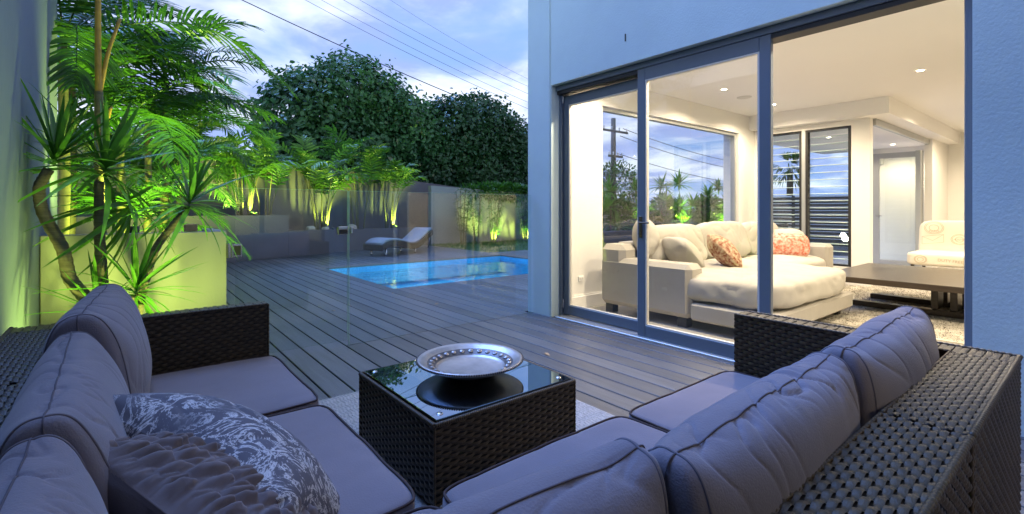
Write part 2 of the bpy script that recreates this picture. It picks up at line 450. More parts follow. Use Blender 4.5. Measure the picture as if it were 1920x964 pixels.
# screw heads, two at each joist line on the near boards
m = MB()
for k in range(30):
    x = X0+k*PITCH
    for yj in (0.9, 1.35, 1.8, 2.25, 2.7, 3.15, 3.6, 4.05, 4.6, 5.05, 5.5):
        for ox in (.03, .125):
            px, py = x+ox+rnd.uniform(-.004, .004), yj+rnd.uniform(-.012, .012)
            if px > 3.6 or px < .62: continue
            q = [(px+.0042*math.cos(a*PI/3), py+.0042*math.sin(a*PI/3), .0006) for a in range(6)]
            m.add(q, [tuple(range(6))])
o = m.build('screw_heads', 'black', deck); o['kind'] = 'stuff'

m = MB(); m.add([(7.84, 10.62, -.02), (22, 10.62, -.02), (22, 17, -.02), (7.84, 17, -.02)], [(0, 1, 2, 3)])
tag(m.build('lawn_soil', 'lawn'), kind='structure', label='lawn surface beyond the pool')
m = MB()
for i in range(9000):
    x, y = rnd.uniform(7.9, 14.5), rnd.uniform(10.65, 15.2)
    a = rnd.uniform(0, 2*PI); h = rnd.uniform(.05, .10); l = rnd.uniform(.0, .05); w = .006
    dx, dy = math.cos(a), math.sin(a)
    m.add([(x-dy*w, y+dx*w, -.02), (x+dy*w, y-dx*w, -.02), (x+dx*l, y+dy*l, -.02+h)], [(0, 1, 2)])
tag(m.build('grass', 'shrub_leaf'), 'clipped green lawn beside the pool', 'grass', kind='stuff')

# ------------------------------------------------------------------ garden walls and planters
def prism(mb, p0, p1, th, z0, za, zb):          # wall along p0-p1 (2-D), thickness to the left, top sloping za -> zb
    p0, p1 = Vector((*p0, 0)), Vector((*p1, 0)); u = (p1-p0).normalized(); nn = Vector((-u.y, u.x, 0))*th
    a, b, c, d = p0, p1, p1+nn, p0+nn
    vs = [(q.x, q.y, z0) for q in (a, b, c, d)]+[(q.x, q.y, z) for q, z in ((a, za), (b, zb), (c, zb), (d, za))]
    mb.add(vs, [(0, 3, 2, 1), (4, 5, 6, 7), (0, 1, 5, 4), (1, 2, 6, 5), (2, 3, 7, 6), (3, 0, 4, 7)])
def pl(t, o=0.0): q = PP+PU*t+PN*o; return (q.x, q.y)
tp = thing('garden_planter', 'long grey rendered raised planter along the rear deck edge, stepping down halfway', 'planter', (*pl(2), 0))
m = MB(); prism(m, pl(-5), pl(1.24), .16, -.1, 1.06, 1.04); m.build('tall_wall', 'render_grey', tp)
m = MB(); prism(m, pl(1.0, .161), pl(1.24, .161), 1.0, -.1, 1.04, 1.04); m.build('end_wall', 'render_grey', tp)
m = MB(); prism(m, pl(1.243), pl(7.6), .16, -.1, .65, .55); m.build('low_wall', 'render_grey', tp)
m = MB(); prism(m, pl(7.44, .161), pl(7.6, .161), 1.0, -.1, .55, .55); m.build('end_wall', 'render_grey', tp)
m = MB(); prism(m, pl(-5, .161), pl(.998, .161), 1.05, -.1, .97, .97); m.build('tall_soil', 'earth', tp)
m = MB(); prism(m, pl(1.25, .161), pl(7.43, .161), 1.05, -.1, .57, .48); m.build('low_soil', 'earth', tp)
m = MB()
prism(m, pl(-9, 1.22), pl(2.0, 1.22), .2, -.1, 2.95, 2.5)
prism(m, pl(2.0, 1.22), pl(5.6, 1.22), .2, -.1, 2.47, 2.30)
prism(m, pl(5.6, 1.22), pl(9.6, 1.22), .2, -.1, 2.27, 2.05)
tag(m.build('boundary_wall', 'render_grey'), 'grey rendered boundary wall behind the rear planter palms', 'wall')
m = MB(); prism(m, (8.05, 14.35), (20, 14.7), .2, -.1, 1.98, 1.50)
tag(m.build('boundary_wall', 'planter_render'), 'pale rendered garden wall behind the lawn and bamboo', 'wall')
m = MB(); m.box((-.70, -2.5, -.1), (-.42, 5.25, 3.4), .01)
tag(m.build('side_wall', 'wall_grey'), 'tall grey rendered side wall beside the long row of sofa seats', 'wall')
pt = thing('square_planter', 'waist-high rendered planter box lit green, standing by the glass gate', 'planter', (.1, 4.5, 0))
m = MB(); m.box((-.415, 4.20, -.1), (.60, 4.29, 1.03), .004); m.build('front_wall', 'planter_render', pt)
m = MB(); m.box((.51, 4.292, -.1), (.60, 4.88, 1.03), .004); m.build('end_wall', 'planter_render', pt)
m = MB(); m.box((-.415, 4.292, -.1), (.508, 4.86, .95)); m.build('soil', 'earth', pt)
m = MB(); m.box((.34, 4.25, 1.033), (.42, 4.33, 1.085), .004)
tag(m.build('brick_offcut', 'brick'), 'small tan brick offcut on the rim of the lit planter', 'brick')

# ------------------------------------------------------------------ house
HX = 3.68
house = thing('house', 'pale blue rendered house with wide sliding doors open to a lit living room', 'house', (8, 0, 0))
def hb(name, m_, lo, hi, b=0.0, parent=None):
    return MB().box(lo, hi, b).build(name, m_, parent or house)
m = MB()
m.box((HX, 3.88, -.1), (3.98, 4.27, 5.6)); m.box((HX, .48, 2.567), (3.98, 3.88, 5.6)); m.box((HX, -5, -.1), (3.98, .48, 5.6))
m.build('facade_wall', 'render_blue', house)
m = MB()                                        # flank wall with the picture window
WX0, WX1, WZ0, WZ1 = 4.68, 8.22, 0.45, 2.5
m.box((3.982, 4.0, -.1), (WX0, 4.27, 5.6)); m.box((WX1, 4.0, -.1), (8.95, 4.27, 5.6))
m.box((WX0, 4.0, -.1), (WX1, 4.27, WZ0)); m.box((WX0, 4.0, WZ1), (WX1, 4.27, 5.6))
m.build('flank_wall', 'plaster', house)
hb('floor', 'stone_floor', (3.90, -5, -.12), (14.2, 4.0, 0.0))
hb('floor', 'stone_floor', (8.95, 4.002, -.12), (14.2, 7.5, -.004))
hb('ceiling', 'ceiling_paint', (3.982, -5, 2.83), (14.2, 3.998, 3.0))
hb('roof', 'render_white', (3.9, -5.2, 5.602), (14.4, 4.4, 5.8))
hb('end_wall', 'plaster', (3.982, -5.15, -.1), (14.2, -5.002, 5.6))
hb('far_wall', 'plaster', (13.9, -5, 0.001), (14.2, 2.2, 2.828))
# rear wall with louvre bay
LX = 8.8
m = MB()
LY0, LY1, LZ0, LZ1 = 2.52, 3.80, 0.29, 2.50
m.box((LX, 2.28, 0.001), (8.95, LY0, 2.58)); m.box((LX, LY1, 0.001), (8.95, 3.998, 2.58))
m.box((LX, LY0, 0.001), (8.95, LY1, LZ0)); m.box((LX, LY0, LZ1), (8.95, LY1, 2.58))
m.build('louvre_wall', 'plaster', house)
m = MB(); m.box((8.6, 2.0, 2.585), (8.95, 3.998, 2.829)); m.box((8.95, 2.0, 2.585), (13.9, 2.32, 2.829)); m.build('bulkhead', 'ceiling_paint', house)
m = MB(); m.box((12.45, 2.2, .001), (14.2, 2.32, 2.583)); m.build('return_wall', 'plaster', house)
hb('wall_panel', 'skirting', (13.86, .95, .1), (13.898, 1.9, 2.2), .004)
hb('wall_panel', 'skirting', (13.86, -.1, .1), (13.898, .94, 2.2), .004)
hb('upper_wall', 'render_white', (8.952, 2.33, 3.002), (14.2, 4.27, 5.6))
# covered court beyond the folding door
hb('court_roof', 'ceiling_paint', (9.9, 2.33, 2.62), (14.2, 4.7, 2.80))
hb('court_wall', 'plaster', (14.0, 2.33, .001), (14.2, 3.8, 2.618))
m = MB(); m.box((4.0, 3.972, .001), (8.798, 3.998, .15), .004); m.build('skirting', 'skirting', house)
m = MB(); m.box((3.985, 3.984, .151), (8.798, 3.998, .165)); m.build('skirting_cap', 'skirting', house)
m = MB(); m.box((4.235, 3.986, .325), (4.32, 3.999, .39), .004); so = m.build('wall_socket', 'white_plastic', house)
for dx in (-.018, .018): MB().box((4.2775+dx-.005, 3.982, .352), (4.2775+dx+.005, 3.9855, .368)).build('switch', 'bead', so)
m = MB(); m.box((3.676, 2.86, 2.78), (3.681, 2.872, 2.85)); m.build('vent_slot', 'black', house)
m = MB(); m.box((3.674, 3.90, 0), (3.679, 4.268, 5.6)); m.build('corner_pilaster', 'render_blue', house)
m = MB(); m.box((3.60, 4.275, -.02), (3.98, 4.285, .001)); m.build('deck_trim', 'deck_board', house)
# added unseen rear wing: blocks sky behind the sofas, lit opening warms their backs
m = MB(); m.box((-.70, -2.2, -.1), (.9, -2.0, 5.6)); m.box((3.3, -2.2, -.1), (3.678, -2.0, 5.6)); m.box((.9, -2.2, 2.5), (3.3, -2.0, 5.6)); m.box((.9, -2.2, -.1), (3.3, -2.0, .0))
m.build('added_rear_wall', 'render_blue', house)
m = MB(); m.box((-.70, -5, -.1), (-.55, -2.202, 5.6)); m.box((-.55, -5.15, -.1), (3.678, -5.002, 5.6)); m.build('added_rear_wall', 'plaster', house)
hb('floor', 'stone_floor', (-.55, -5, -.12), (3.678, -2.202, -.002)); hb('ceiling', 'ceiling_paint', (-.55, -5, 2.83), (3.678, -2.202, 3.0))
hb('roof', 'render_white', (-.75, -5.2, 5.602), (3.898, -1.95, 5.8))
hb('added_shade_slab', 'render_white', (-.70, -1.998, 3.05), (3.678, -.25, 3.25), .01)  # added overhead slab, out of view, shades the camera-facing cushion sides
m = MB()
for a, b in ((.9, .96), (2.06, 2.14), (3.24, 3.3)): m.box((a, -2.14, 0), (b, -2.06, 2.498), .003)
m.box((.96, -2.139, 2.42), (3.24, -2.061, 2.498), .003)
rw = m.build('added_rear_window', 'door_paint', house)  # invented opening, lets warm light out onto the sofa backs
for a, b in ((.962, 2.058), (2.142, 3.238)): MB().box((a, -2.104, .002), (b, -2.096, 2.418)).build('window_pane', 'pane', rw)
# door opening: head, jamb, sill
m = MB(); m.box((3.745, .48, 2.508), (3.93, 3.879, 2.566), .004); m.build('head_frame', 'door_paint', house)
m = MB(); m.box((3.76, .48, 2.47), (3.90, 3.87, 2.507)); m.build('head_track', 'black', house)
m = MB(); m.box((3.76, .481, 0), (3.93, .525, 2.469), .004); m.build('jamb_frame', 'door_paint', house)
m = MB(); m.box((3.80, 3.845, 0), (3.93, 3.879, 2.469), .004); m.build('jamb_frame', 'door_paint', house)
m = MB(); m.box((3.70, .53, -.02), (3.93, 3.844, .012), .003); m.build('door_sill', 'aluminium', house)
m = MB(); m.box((3.682, .482, .015), (3.744, 3.878, 2.564))
def leaf(x, y0, y1, z0, z1, st=.085, rail=.11, th=.045, handle=None):
    m = MB()
    m.box((x, y0, z0), (x+th, y0+st, z1), .004); m.box((x, y1-st, z0), (x+th, y1, z1), .004)
    m.box((x+.001, y0+st, z0), (x+th-.001, y1-st, z0+rail), .003); m.box((x+.001, y0+st, z1-rail), (x+th-.001, y1-st, z1), .003)
    d = m.build('sliding_door', 'door_paint', house)
    m = MB(); b = .014; a0, a1, c0, c1 = y0+st, y1-st, z0+rail, z1-rail
    m.box((x+.004, a0, c0), (x+th-.004, a0+b, c1)); m.box((x+.004, a1-b, c0), (x+th-.004, a1, c1))
    m.box((x+.004, a0+b, c0), (x+th-.004, a1-b, c0+b)); m.box((x+.004, a0+b, c1-b), (x+th-.004, a1-b, c1))
    m.build('glazing_bead', 'bead', d)
    m = MB(); m.box((x+.018, a0+.004, c0+.004), (x+.024, a1-.004, c1-.004)); m.build('door_pane', 'pane', d)
    if handle:
        m = MB(); m.box((x-.010, handle-.016, .93), (x-.0005, handle+.016, 1.13), .003)
        m.tube([(x-.008, handle, 1.07), (x-.035, handle, 1.07), (x-.045, handle-.01, 1.07), (x-.045, handle-.12, 1.07)], .008, 8)
        m.lathe([(0, .012), (.012, .012), (.012, 0)], (0, 0, 0), 12)
        m.v[-36:] = [(x-.012-zz*.5, handle+a, .965+b_) for a, b_, zz in m.v[-36:]]
        m.build('door_handle', 'brass_dark', d)
    return d
leaf(3.835, 2.76, 3.843, .02, 2.455, st=.075, rail=.10)
leaf(3.752, 1.585, 2.784, .006, 2.506, handle=2.745)
for z in (.09, 2.38):
    m = MB(); m.tube([(3.828, 3.842, z), (3.828, 3.842, z+.1)], .009, 8); m.build('hinge', 'steel', house)
# a stacked leaf edge just inside the second door
leaf(3.812, 1.60, 1.66, .02, 2.46, st=.018, rail=.05, th=.02)
# picture window
m = MB(); fw = .05; fy0, fy1 = 4.04, 4.12
m.box((WX0, fy0, WZ0), (WX0+fw, fy1, WZ1), .003); m.box((WX1-fw, fy0, WZ0), (WX1, fy1, WZ1), .003)
m.box((WX0+fw, fy0+.001, WZ1-fw), (WX1-fw, fy1-.001, WZ1), .003); m.box((WX0+fw, fy0+.001, WZ0), (WX1-fw, fy1-.001, WZ0+fw), .003)
wf = m.build('window', 'aluminium', house)
MB().box((WX0+fw, 4.075, WZ0+fw), (WX1-fw, 4.083, WZ1-fw)).build('window_pane', 'pane', wf)
MB().box((WX0-.02, 3.96, WZ0-.03), (WX1+.02, 4.039, WZ0-.001), .004).build('window_sill', 'skirting', wf)
# louvre bay: two frames of glass blades
for (a, b) in ((2.53, 3.17), (3.23, 3.79)):
    m = MB()
    for (p, q) in ((a, a+.035), (b-.035, b)): m.box((LX+.01, p, LZ0), (LX+.11, q, LZ1), .002)
    m.box((LX+.011, a+.035, LZ0), (LX+.109, b-.035, LZ0+.03)); m.box((LX+.011, a+.035, LZ1-.03), (LX+.109, b-.035, LZ1))
    fr = m.build('louvre_frame', 'black', house)
    bl = MB().box((-.003, a+.036, -.062), (.003, b-.036, .062)).mesh('louvre_blade', 'blade_glass')
    MATS.get('blade_edge') or mat('blade_edge', (0.62, 0.72, 0.68), 0.3, var=0.05)
    ed = MB().box((-.0050, a+.037, .056), (.0060, b-.037, .0640)).mesh('blade_edge', 'blade_edge')
    cl = MB(); cl.box((-.012, a+.030, -.02), (.012, a+.046, .02), .002); cl.box((-.012, b-.046, -.02), (.012, b-.030, .02), .002)
    cl = cl.mesh('blade_clip', 'black')
    nb = 19; dz = (LZ1-LZ0-.12)/(nb-1)
    for i in range(nb):
        z = LZ0+.06+dz*i
        loc = Vector((LX+.06, 0, z))-house.location
        o = inst('louvre_blade', bl, fr, loc, (0, RAD(34), 0)); inst('blade_edge', ed, fr, loc, (0, RAD(34), 0)); inst('blade_clip', cl, fr, loc, (0, RAD(34), 0))
MB().box((LX+.008, 3.172, LZ0), (LX+.115, 3.228, LZ1)).build('louvre_mullion', 'aluminium', house)
# folding door of the court, standing open
m = MB(); m.box((12.40, 2.33, .02), (12.445, 2.44, 2.36), .003); m.box((12.40, 3.05, .02), (12.445, 3.16, 2.36), .003)
m.box((12.401, 2.44, .02), (12.444, 3.05, .13), .003); m.box((12.401, 2.44, 2.25), (12.444, 3.05, 2.36), .003)
fd = m.build('folding_door', 'aluminium', house)
MB().box((12.42, 2.442, .132), (12.426, 3.048, 2.248)).build('door_pane', 'blade_glass', fd)
m = MB(); m.tube([(12.39, 3.10, 1.05), (12.36, 3.10, 1.05), (12.36, 3.0, 1.05)], .009, 8); m.build('door_handle', 'steel', fd)
for q in (0, .07): MB().box((12.30-q*.5, 2.335+q*.1, .02), (12.345-q*.5, 2.42+q*.1, 2.36), .003).build('folding_leaf_edge', 'aluminium', house)
MB().box((8.96, 2.24, 2.48), (12.44, 2.30, 2.584), .003).build('door_head', 'aluminium', house)
m = MB(); m.box((13.9, 3.35, 2.25), (13.998, 3.58, 2.45), .01); m.build('wall_speaker', 'bead', house)

# ceiling fittings
WARM = (1.0, 0.82, 0.57)
def downlight(x, y, z=2.83, power=94, label=None, radius=.05):
    m = MB(); m.lathe([(.036, -.004), (.050, -.006), (.052, -.001)], (x, y, z), 20)
    if label:
        t_ = thing('downlight', label, 'downlight', (x, y, z)); par = t_
    else: par = house
    r = m.build('trim_ring', 'white_plastic', par)
    m = MB(); m.lathe([(0, -.003), (.036, -.003)], (x, y, z), 20); m.build('lamp_face', 'lamp_glow', r)
    spot('lamp', par, (x, y, z-.03), (x, y, 0), power, WARM, 160, 0.6, radius)
downlight(6.37, 3.30, label='bright recessed downlight in the ceiling above the cream sofa, seen through the sliding door')
downlight(9.8, 1.33, label='bright recessed downlight in the ceiling near the edge of the blue wall')
for (x, y) in ((4.3, 3.3), (4.3, 2.1), (4.3, .9)): downlight(x, y, power=100)
for (x, y) in ((7.9, 3.3), (7.3, 1.4), (12.2, 1.2), (4.9, -1.0), (7.3, -1.0), (9.8, -1.0), (12.2, -1.0), (6, -3.4), (10, -3.4)): downlight(x, y)
for (x, y) in ((.9, -2.9), (2.2, -2.9), (3.2, -2.9), (1.5, -4.0)): downlight(x, y, 2.83, 32)  # lamps of the added rear room, put in to warm the sofa backs
for (x, y) in ((10.9, 3.5), (13.2, 3.0)): downlight(x, y, 2.62, 60)
m = MB(); m.lathe([(0, -.012), (.085, -.012), (.10, -.004), (.102, 0)], (7.05, 3.35, 2.829), 28); m.build('ceiling_speaker', 'bead', house)

# ------------------------------------------------------------------ soft goods
def nz(x, y, z): return noise.noise(Vector((x, y, z)))
def sgn(a): return -1.0 if a < 0 else 1.0
class Soft:
    """superquadric box (half sizes hx hy hz, exponents e) with bulge and creases; gives cover mesh and seam paths"""
    def __init__(s, L, W, H, e=5.0, seed=0, crease=.006, soft=.008, cf=(11, 2.6, 2.6), bulge=(0, 0, 0), fn=None, sag=None, ex=None, pinch=0.0, wedge=0.0):
        s.h = (L/2, W/2, H/2); s.e = e; s.seed = seed*17.3; s.cr = crease; s.so = soft; s.cf = cf; s.b = bulge; s.fn = fn; s.sag = sag; s.ex = ex; s.pinch = pinch; s.wedge = wedge
    def at(s, cx, cy, cz):
        e = s.e; e2 = s.ex or e
        rr = (abs(cy)**e+abs(cz)**e)**(1/e); k = (rr**e2+abs(cx)**e2)**(-1/e2)
        q = (cx*k, cy*k, cz*k); h = s.h; rr = max(1e-5, rr*k)
        bx, by, bz = s.b
        p = [q[0]*h[0]*(1+bx*(1-q[1]**2)*(1-q[2]**2)), q[1]*h[1]*(1+by*(1-q[0]**2)*(1-q[2]**2)), q[2]*h[2]*(1+bz*(1-q[0]**2)*(1-q[1]**2))]
        if s.pinch:
            pk = 1-s.pinch*abs(q[0])**5; p[1] *= pk
            if s.wedge: p[1] *= 1-s.wedge*(q[2]*.5+.5)**1.3
            ear = max(0.0, abs(q[0])-.72)/.28*max(0.0, abs(q[2])-.45)/.55; p[2] += sgn(q[2])*.035*ear*ear; p[0] += sgn(q[0])*.012*ear
        nn = Vector((sgn(q[0])*abs(q[0])**(e2-1)/h[0], sgn(q[1])*rr**(e2-e)*abs(q[1])**(e-1)/h[1], sgn(q[2])*rr**(e2-e)*abs(q[2])**(e-1)/h[2]))
        nn.normalize()
        f = s.cf; sd = s.seed
        w = nz(p[0]*3+sd, p[1]*3, p[2]*3)*.5
        n1 = nz(p[0]*f[0]+sd+w, p[1]*f[1]+w, p[2]*f[2]-sd)
        n2 = nz(p[0]*f[0]*.45-sd, p[1]*f[1]*.9+3, p[2]*f[2]*.9+sd)
        c = max(0, 1-abs(n1)/.16)
        d = -s.cr*c*c+s.so*n2+s.so*.5*abs(n1)
        if s.fn: d += s.fn(q, p)
        v = Vector(p)+nn*d
        if s.sag: v.z += s.sag(q)
        return v
    def cover(s, nx, ny, nz_):
        ids = {}; m = MB(); N = (nx, ny, nz_)
        def vid(i):
            if i not in ids:
                c = [2*i[a]/N[a]-1 for a in range(3)]
                c = [math.copysign(abs(t)**.85, t) if abs(t) < 1 else t for t in c]
                ids[i] = len(m.v); m.v.append(tuple(s.at(*c)))
            return ids[i]
        for ax in range(3):
            o1, o2 = [(1, 2), (2, 0), (0, 1)][ax]
            for e in (0, N[ax]):
                for a in range(N[o1]):
                    for b in range(N[o2]):
                        q = []
                        for (da, db) in ((0, 0), (1, 0), (1, 1), (0, 1)):
                            i = [0, 0, 0]; i[ax] = e; i[o1] = a+da; i[o2] = b+db; q.append(vid(tuple(i)))
                        m.f.append(tuple(q) if e else tuple(q[::-1]))
        return m
    def ring(s, ax, val, n=120, grow=1.0):
        o1, o2 = [a for a in range(3) if a != ax]; pts = []
        for k in range(n):
            t = 8*k/n; sd = int(t)//2; f = (t-2*sd)-1
            a, b = [(f, -1), (1, f), (-f, 1), (-1, -f)][sd]
            c = [0, 0, 0]; c[ax] = val; c[o1] = a; c[o2] = b
            if ax == 0 and s.ex:
                r0 = (abs(c[1])**s.e+abs(c[2])**s.e)**(1/s.e); c[1] /= r0; c[2] /= r0
            pts.append(s.at(*c)*grow)
        return pts
def soft_thing(name, s, grid, m_, label, cat, loc, rot, group=None, pipes=(), pipe_mat='piping', pipe_r=.004, ends=()):
    o = s.cover(*grid).build(name, m_, None, True, world=False)
    o.matrix_world = Matrix.Translation(loc) @ rot
    tag(o, label, cat, group)
    for (ax, val) in pipes:
        MB().loop(s.ring(ax, val, 200, 1.005), pipe_r).build('piping', pipe_mat, o, True, world=False)
    for (ax, val) in ends: MB().loop(s.ring(ax, val), .0028).build('piping', 'end_piping', o, True, world=False)
    return o
def rotz(a): return Matrix.Rotation(RAD(a), 4, 'Z')
def rotx(a): return Matrix.Rotation(RAD(a), 4, 'X')
def roty(a): return Matrix.Rotation(RAD(a), 4, 'Y')
def basis(ex, ey, ez): return Matrix((ex, ey, ez)).transposed().to_4x4()

# ------------------------------------------------------------------ wicker
def weave(mb, O, U, V, lu, lv, cu=.024, cv=.0160, amp=.0034, seg=4):
    O, U, V = Vector(O), Vector(U), Vector(V); N = U.cross(V)
    rows = max(1, round(lv/cv)); cv = lv/rows; cols = max(1, round(lu/cu)); cu = lu/cols; ns = cols*seg+1
    for j in range(rows):
        base = len(mb.v)
        for i in range(ns):
            u = lu*i/(ns-1); h = amp*max(-1.0, min(1.0, 1.5*math.sin(PI*(u/cu+j)+.4)))
            j0 = noise.noise(Vector((u*9, j*.7, O.x*5+O.z*3)))*.0009
            for (w, dh) in ((.05, -.35), (.5, .25), (.95, -.35)):
                mb.v.append(tuple(O+U*u+V*((j+w)*cv+j0)+N*(h+amp*dh)))
        for i in range(ns-1):
            for w in (0, 1):
                a = base+i*3+w; mb.f.append((a, a+3, a+4, a+1))
def rim(mb, p0, p1, r=.008, step=.016):
    p0, p1 = Vector(p0), Vector(p1); L = (p1-p0).length; n = int(L/step)*4; pts = []; rr = []
    for i in range(n+1):
        pts.append(p0+(p1-p0)*(i/n)); rr.append(r*(.72+.36*abs(math.sin(PI*i/4))))
    mb.tube(pts, rr, 8)
SEATZ, BASEZ, TOPZ = 0.44, 0.28, 0.70
YB0, YB1, XB0, XB1 = .19, .35, -.37, -.21
FX, FY = .62, 1.15                          # front edges of the two runs
def section(label, core, faces, rims, loc):
    t = thing('wicker_sofa_section', label, 'outdoor sofa', loc, group='sections of the dark wicker outdoor sofa')
    m = MB()
    for lo, hi in core: m.box(lo, hi, .004)
    m.build('frame', 'wicker_core', t)
    for nm, fl in faces:
        m = MB()
        for f in fl: weave(m, *f)
        m.build(nm, 'wicker', t, True)
    m = MB()
    for r in rims: rim(m, *r)
    m.build('braided_edge', 'wicker', t, True)
    for (lx, ly) in ((.06, .06), (.5, .06), (.06, .5), (.5, .5)):
        x0, y0 = core[0][0][0], core[0][0][1]; x1, y1 = core[0][1][0], core[0][1][1]
        px = x0+.04 if lx < .3 else x1-.04; py = y0+.04 if ly < .3 else y1-.04
        MB().box((px-.025, py-.025, 0), (px+.025, py+.025, .05)).build('foot', 'black', t)
    return t
X, Y, Z = (1, 0, 0), (0, 1, 0), (0, 0, 1); nX, nY = (-1, 0, 0), (0, -1, 0)
e_ = .004
XR = 2.25                                    # inner face of the arm by the doors
section('wicker sofa section with an arm, next to the sliding doors',
    [((1.452, YB1+.004, .05), (XR-.002, FY-.05, BASEZ)), ((1.452, YB0+e_, .05), (2.36-e_, YB1-e_, TOPZ-e_)), ((XR+e_, YB1-e_+.001, .05), (2.36-e_, FY-.04, TOPZ-e_))],
    [('backrest', [((1.45, YB0, .05), X, Z, .91, .65), ((1.45, YB0, TOPZ), X, Y, .80, .16), ((XR, YB1, .30), nX, Z, .79, .40)]),
     ('armrest', [((XR, FY-.035, .30), nY, Z, FY-.035-YB1, .40), ((XR, YB0, TOPZ), X, Y, .11, FY-.035-YB0, .110, .020, .0018, 12), ((2.36, FY-.035, .05), nX, Z, .11, .65), ((2.36, YB0, .05), Y, Z, FY-.035-YB0, .65)]),
     ('base', [((XR, FY-.046, .05), nX, Z, XR-1.45, BASEZ-.05)])],
    [((1.452, YB0, TOPZ), (2.36, YB0, TOPZ)), ((1.45, YB1, TOPZ), (XR, YB1, TOPZ), .005), ((1.453, YB0, .05), (1.453, YB0, TOPZ), .006), ((XR, YB1, TOPZ), (XR, FY-.035, TOPZ), .006), ((2.36, YB0, TOPZ), (2.36, FY-.035, TOPZ), .006)], (1.9, .7, 0))
section('armless wicker sofa section in the middle of the run facing the coffee table',
    [((.642, YB1+.004, .05), (1.438, FY-.05, BASEZ)), ((.642, YB0+e_, .05), (1.438, YB1-e_, TOPZ-e_))],
    [('backrest', [((.64, YB0, .05), X, Z, .80, .65), ((.64, YB0, TOPZ), X, Y, .80, .16), ((1.44, YB1, .30), nX, Z, .80, .40)]),
     ('base', [((1.44, FY-.046, .05), nX, Z, .80, BASEZ-.05)])],
    [((.64, YB0, TOPZ), (1.438, YB0, TOPZ)), ((.64, YB1, TOPZ), (1.44, YB1, TOPZ), .005), ((1.437, YB0, .05), (1.437, YB0, TOPZ), .006)], (1.04, .7, 0))
section('wicker corner sofa section beneath the two scatter pillows',
    [((XB1+.004, YB1+.004, .05), (.628, FY, BASEZ)), ((XB0+e_, YB0+e_, .05), (.628, YB1-e_, TOPZ-e_)), ((XB0+e_, YB1-e_+.001, .05), (XB1-e_, FY, TOPZ-e_))],
    [('backrest', [((XB0, YB0, TOPZ), X, Y, 1.0, .16), ((.63, YB1, .30), nX, Z, .84, .40), ((XB0, FY, TOPZ), nY, X, FY-YB1, .16), ((XB1, YB1, .30), Y, Z, FY-YB1, .40)])],
    [((XB0, YB0, TOPZ), (.63, YB0, TOPZ))], (.1, .7, 0))
section('armless wicker sofa section along the side wall behind the scatter pillows',
    [((XB1+.004, 1.172, .05), (FX-.05, 1.958, BASEZ)), ((XB0+e_, 1.172, .05), (XB1-e_, 1.958, TOPZ-e_))],
    [('backrest', [((XB0, 1.96, TOPZ), nY, X, .79, .16), ((XB1, 1.17, .30), Y, Z, .79, .40)]), ('base', [((FX-.046, 1.17, .05), Y, Z, .79, BASEZ-.05)])],
    [((XB0, 1.17, TOPZ), (XB0, 1.96, TOPZ)), ((XB1, 1.17, TOPZ), (XB1, 1.96, TOPZ), .005)], (.1, 1.6, 0))
YL = 2.77
section('wicker sofa section with an arm, in front of the lit planter',
    [((XB1+.004, 1.972, .05), (FX-.05, YL-.002, BASEZ)), ((XB0+e_, 1.972, .05), (XB1-e_, 2.88-e_, TOPZ-e_)), ((XB1-e_+.001, YL+e_, .05), (FX-.04, 2.88-e_, TOPZ-e_))],
    [('backrest', [((XB0, 2.77, TOPZ), nY, X, .80, .16), ((XB1, 1.97, .30), Y, Z, .80, .40)]),
     ('armrest', [((XB1, YL, .30), X, Z, FX-.035-XB1, .40), ((FX-.035, YL, TOPZ), Y, nX, .11, FX-.035-XB0, .110, .020, .0018, 12), ((FX-.035, YL, .05), Y, Z, .11, .65)]),
     ('base', [((FX-.046, 1.97, .05), Y, Z, .80, BASEZ-.05)])],
    [((XB0, 1.97, TOPZ), (XB0, 2.88, TOPZ)), ((XB1, 1.97, TOPZ), (XB1, YL, TOPZ), .005), ((XB1, YL, TOPZ), (FX-.035, YL, TOPZ), .006), ((FX-.035, YL, TOPZ), (FX-.035, YL, .05), .006)], (.1, 2.4, 0))

# seat cushions (box cushions, dark piping along top and bottom seams)
def seat(x0, x1, y0, y1, seed, label):
    s = Soft(x1-x0, y1-y0, SEATZ-BASEZ, 14, seed, .0012, .006, (5, 5, 3), (0, 0, .10))
    return soft_thing('seat_cushion', s, (40, 40, 8), 'fabric', label, 'cushion', ((x0+x1)/2, (y0+y1)/2, (SEATZ+BASEZ)/2), Matrix.Identity(4),
                      'grey outdoor seat cushions', ((2, .93), (2, -.93)), 'piping', .0042)
seat(1.455, XR-.005, .36, FY, 1, 'grey seat cushion between the sliding-door arm and the next cushion')
seat(.652, 1.445, .36, FY, 2, 'grey seat cushion directly in front of the coffee table, middle of the run')
seat(-.20, .640, .36, FY-.03, 3, 'grey corner seat cushion, mostly under the ruched pillow')
seat(-.20, FX, FY-.015, 1.955, 4, 'grey seat cushion beside the marbled pillow, lit pale blue')
seat(-.20, FX, 1.975, YL-.005, 5, 'grey seat cushion against the arm near the lit planter')
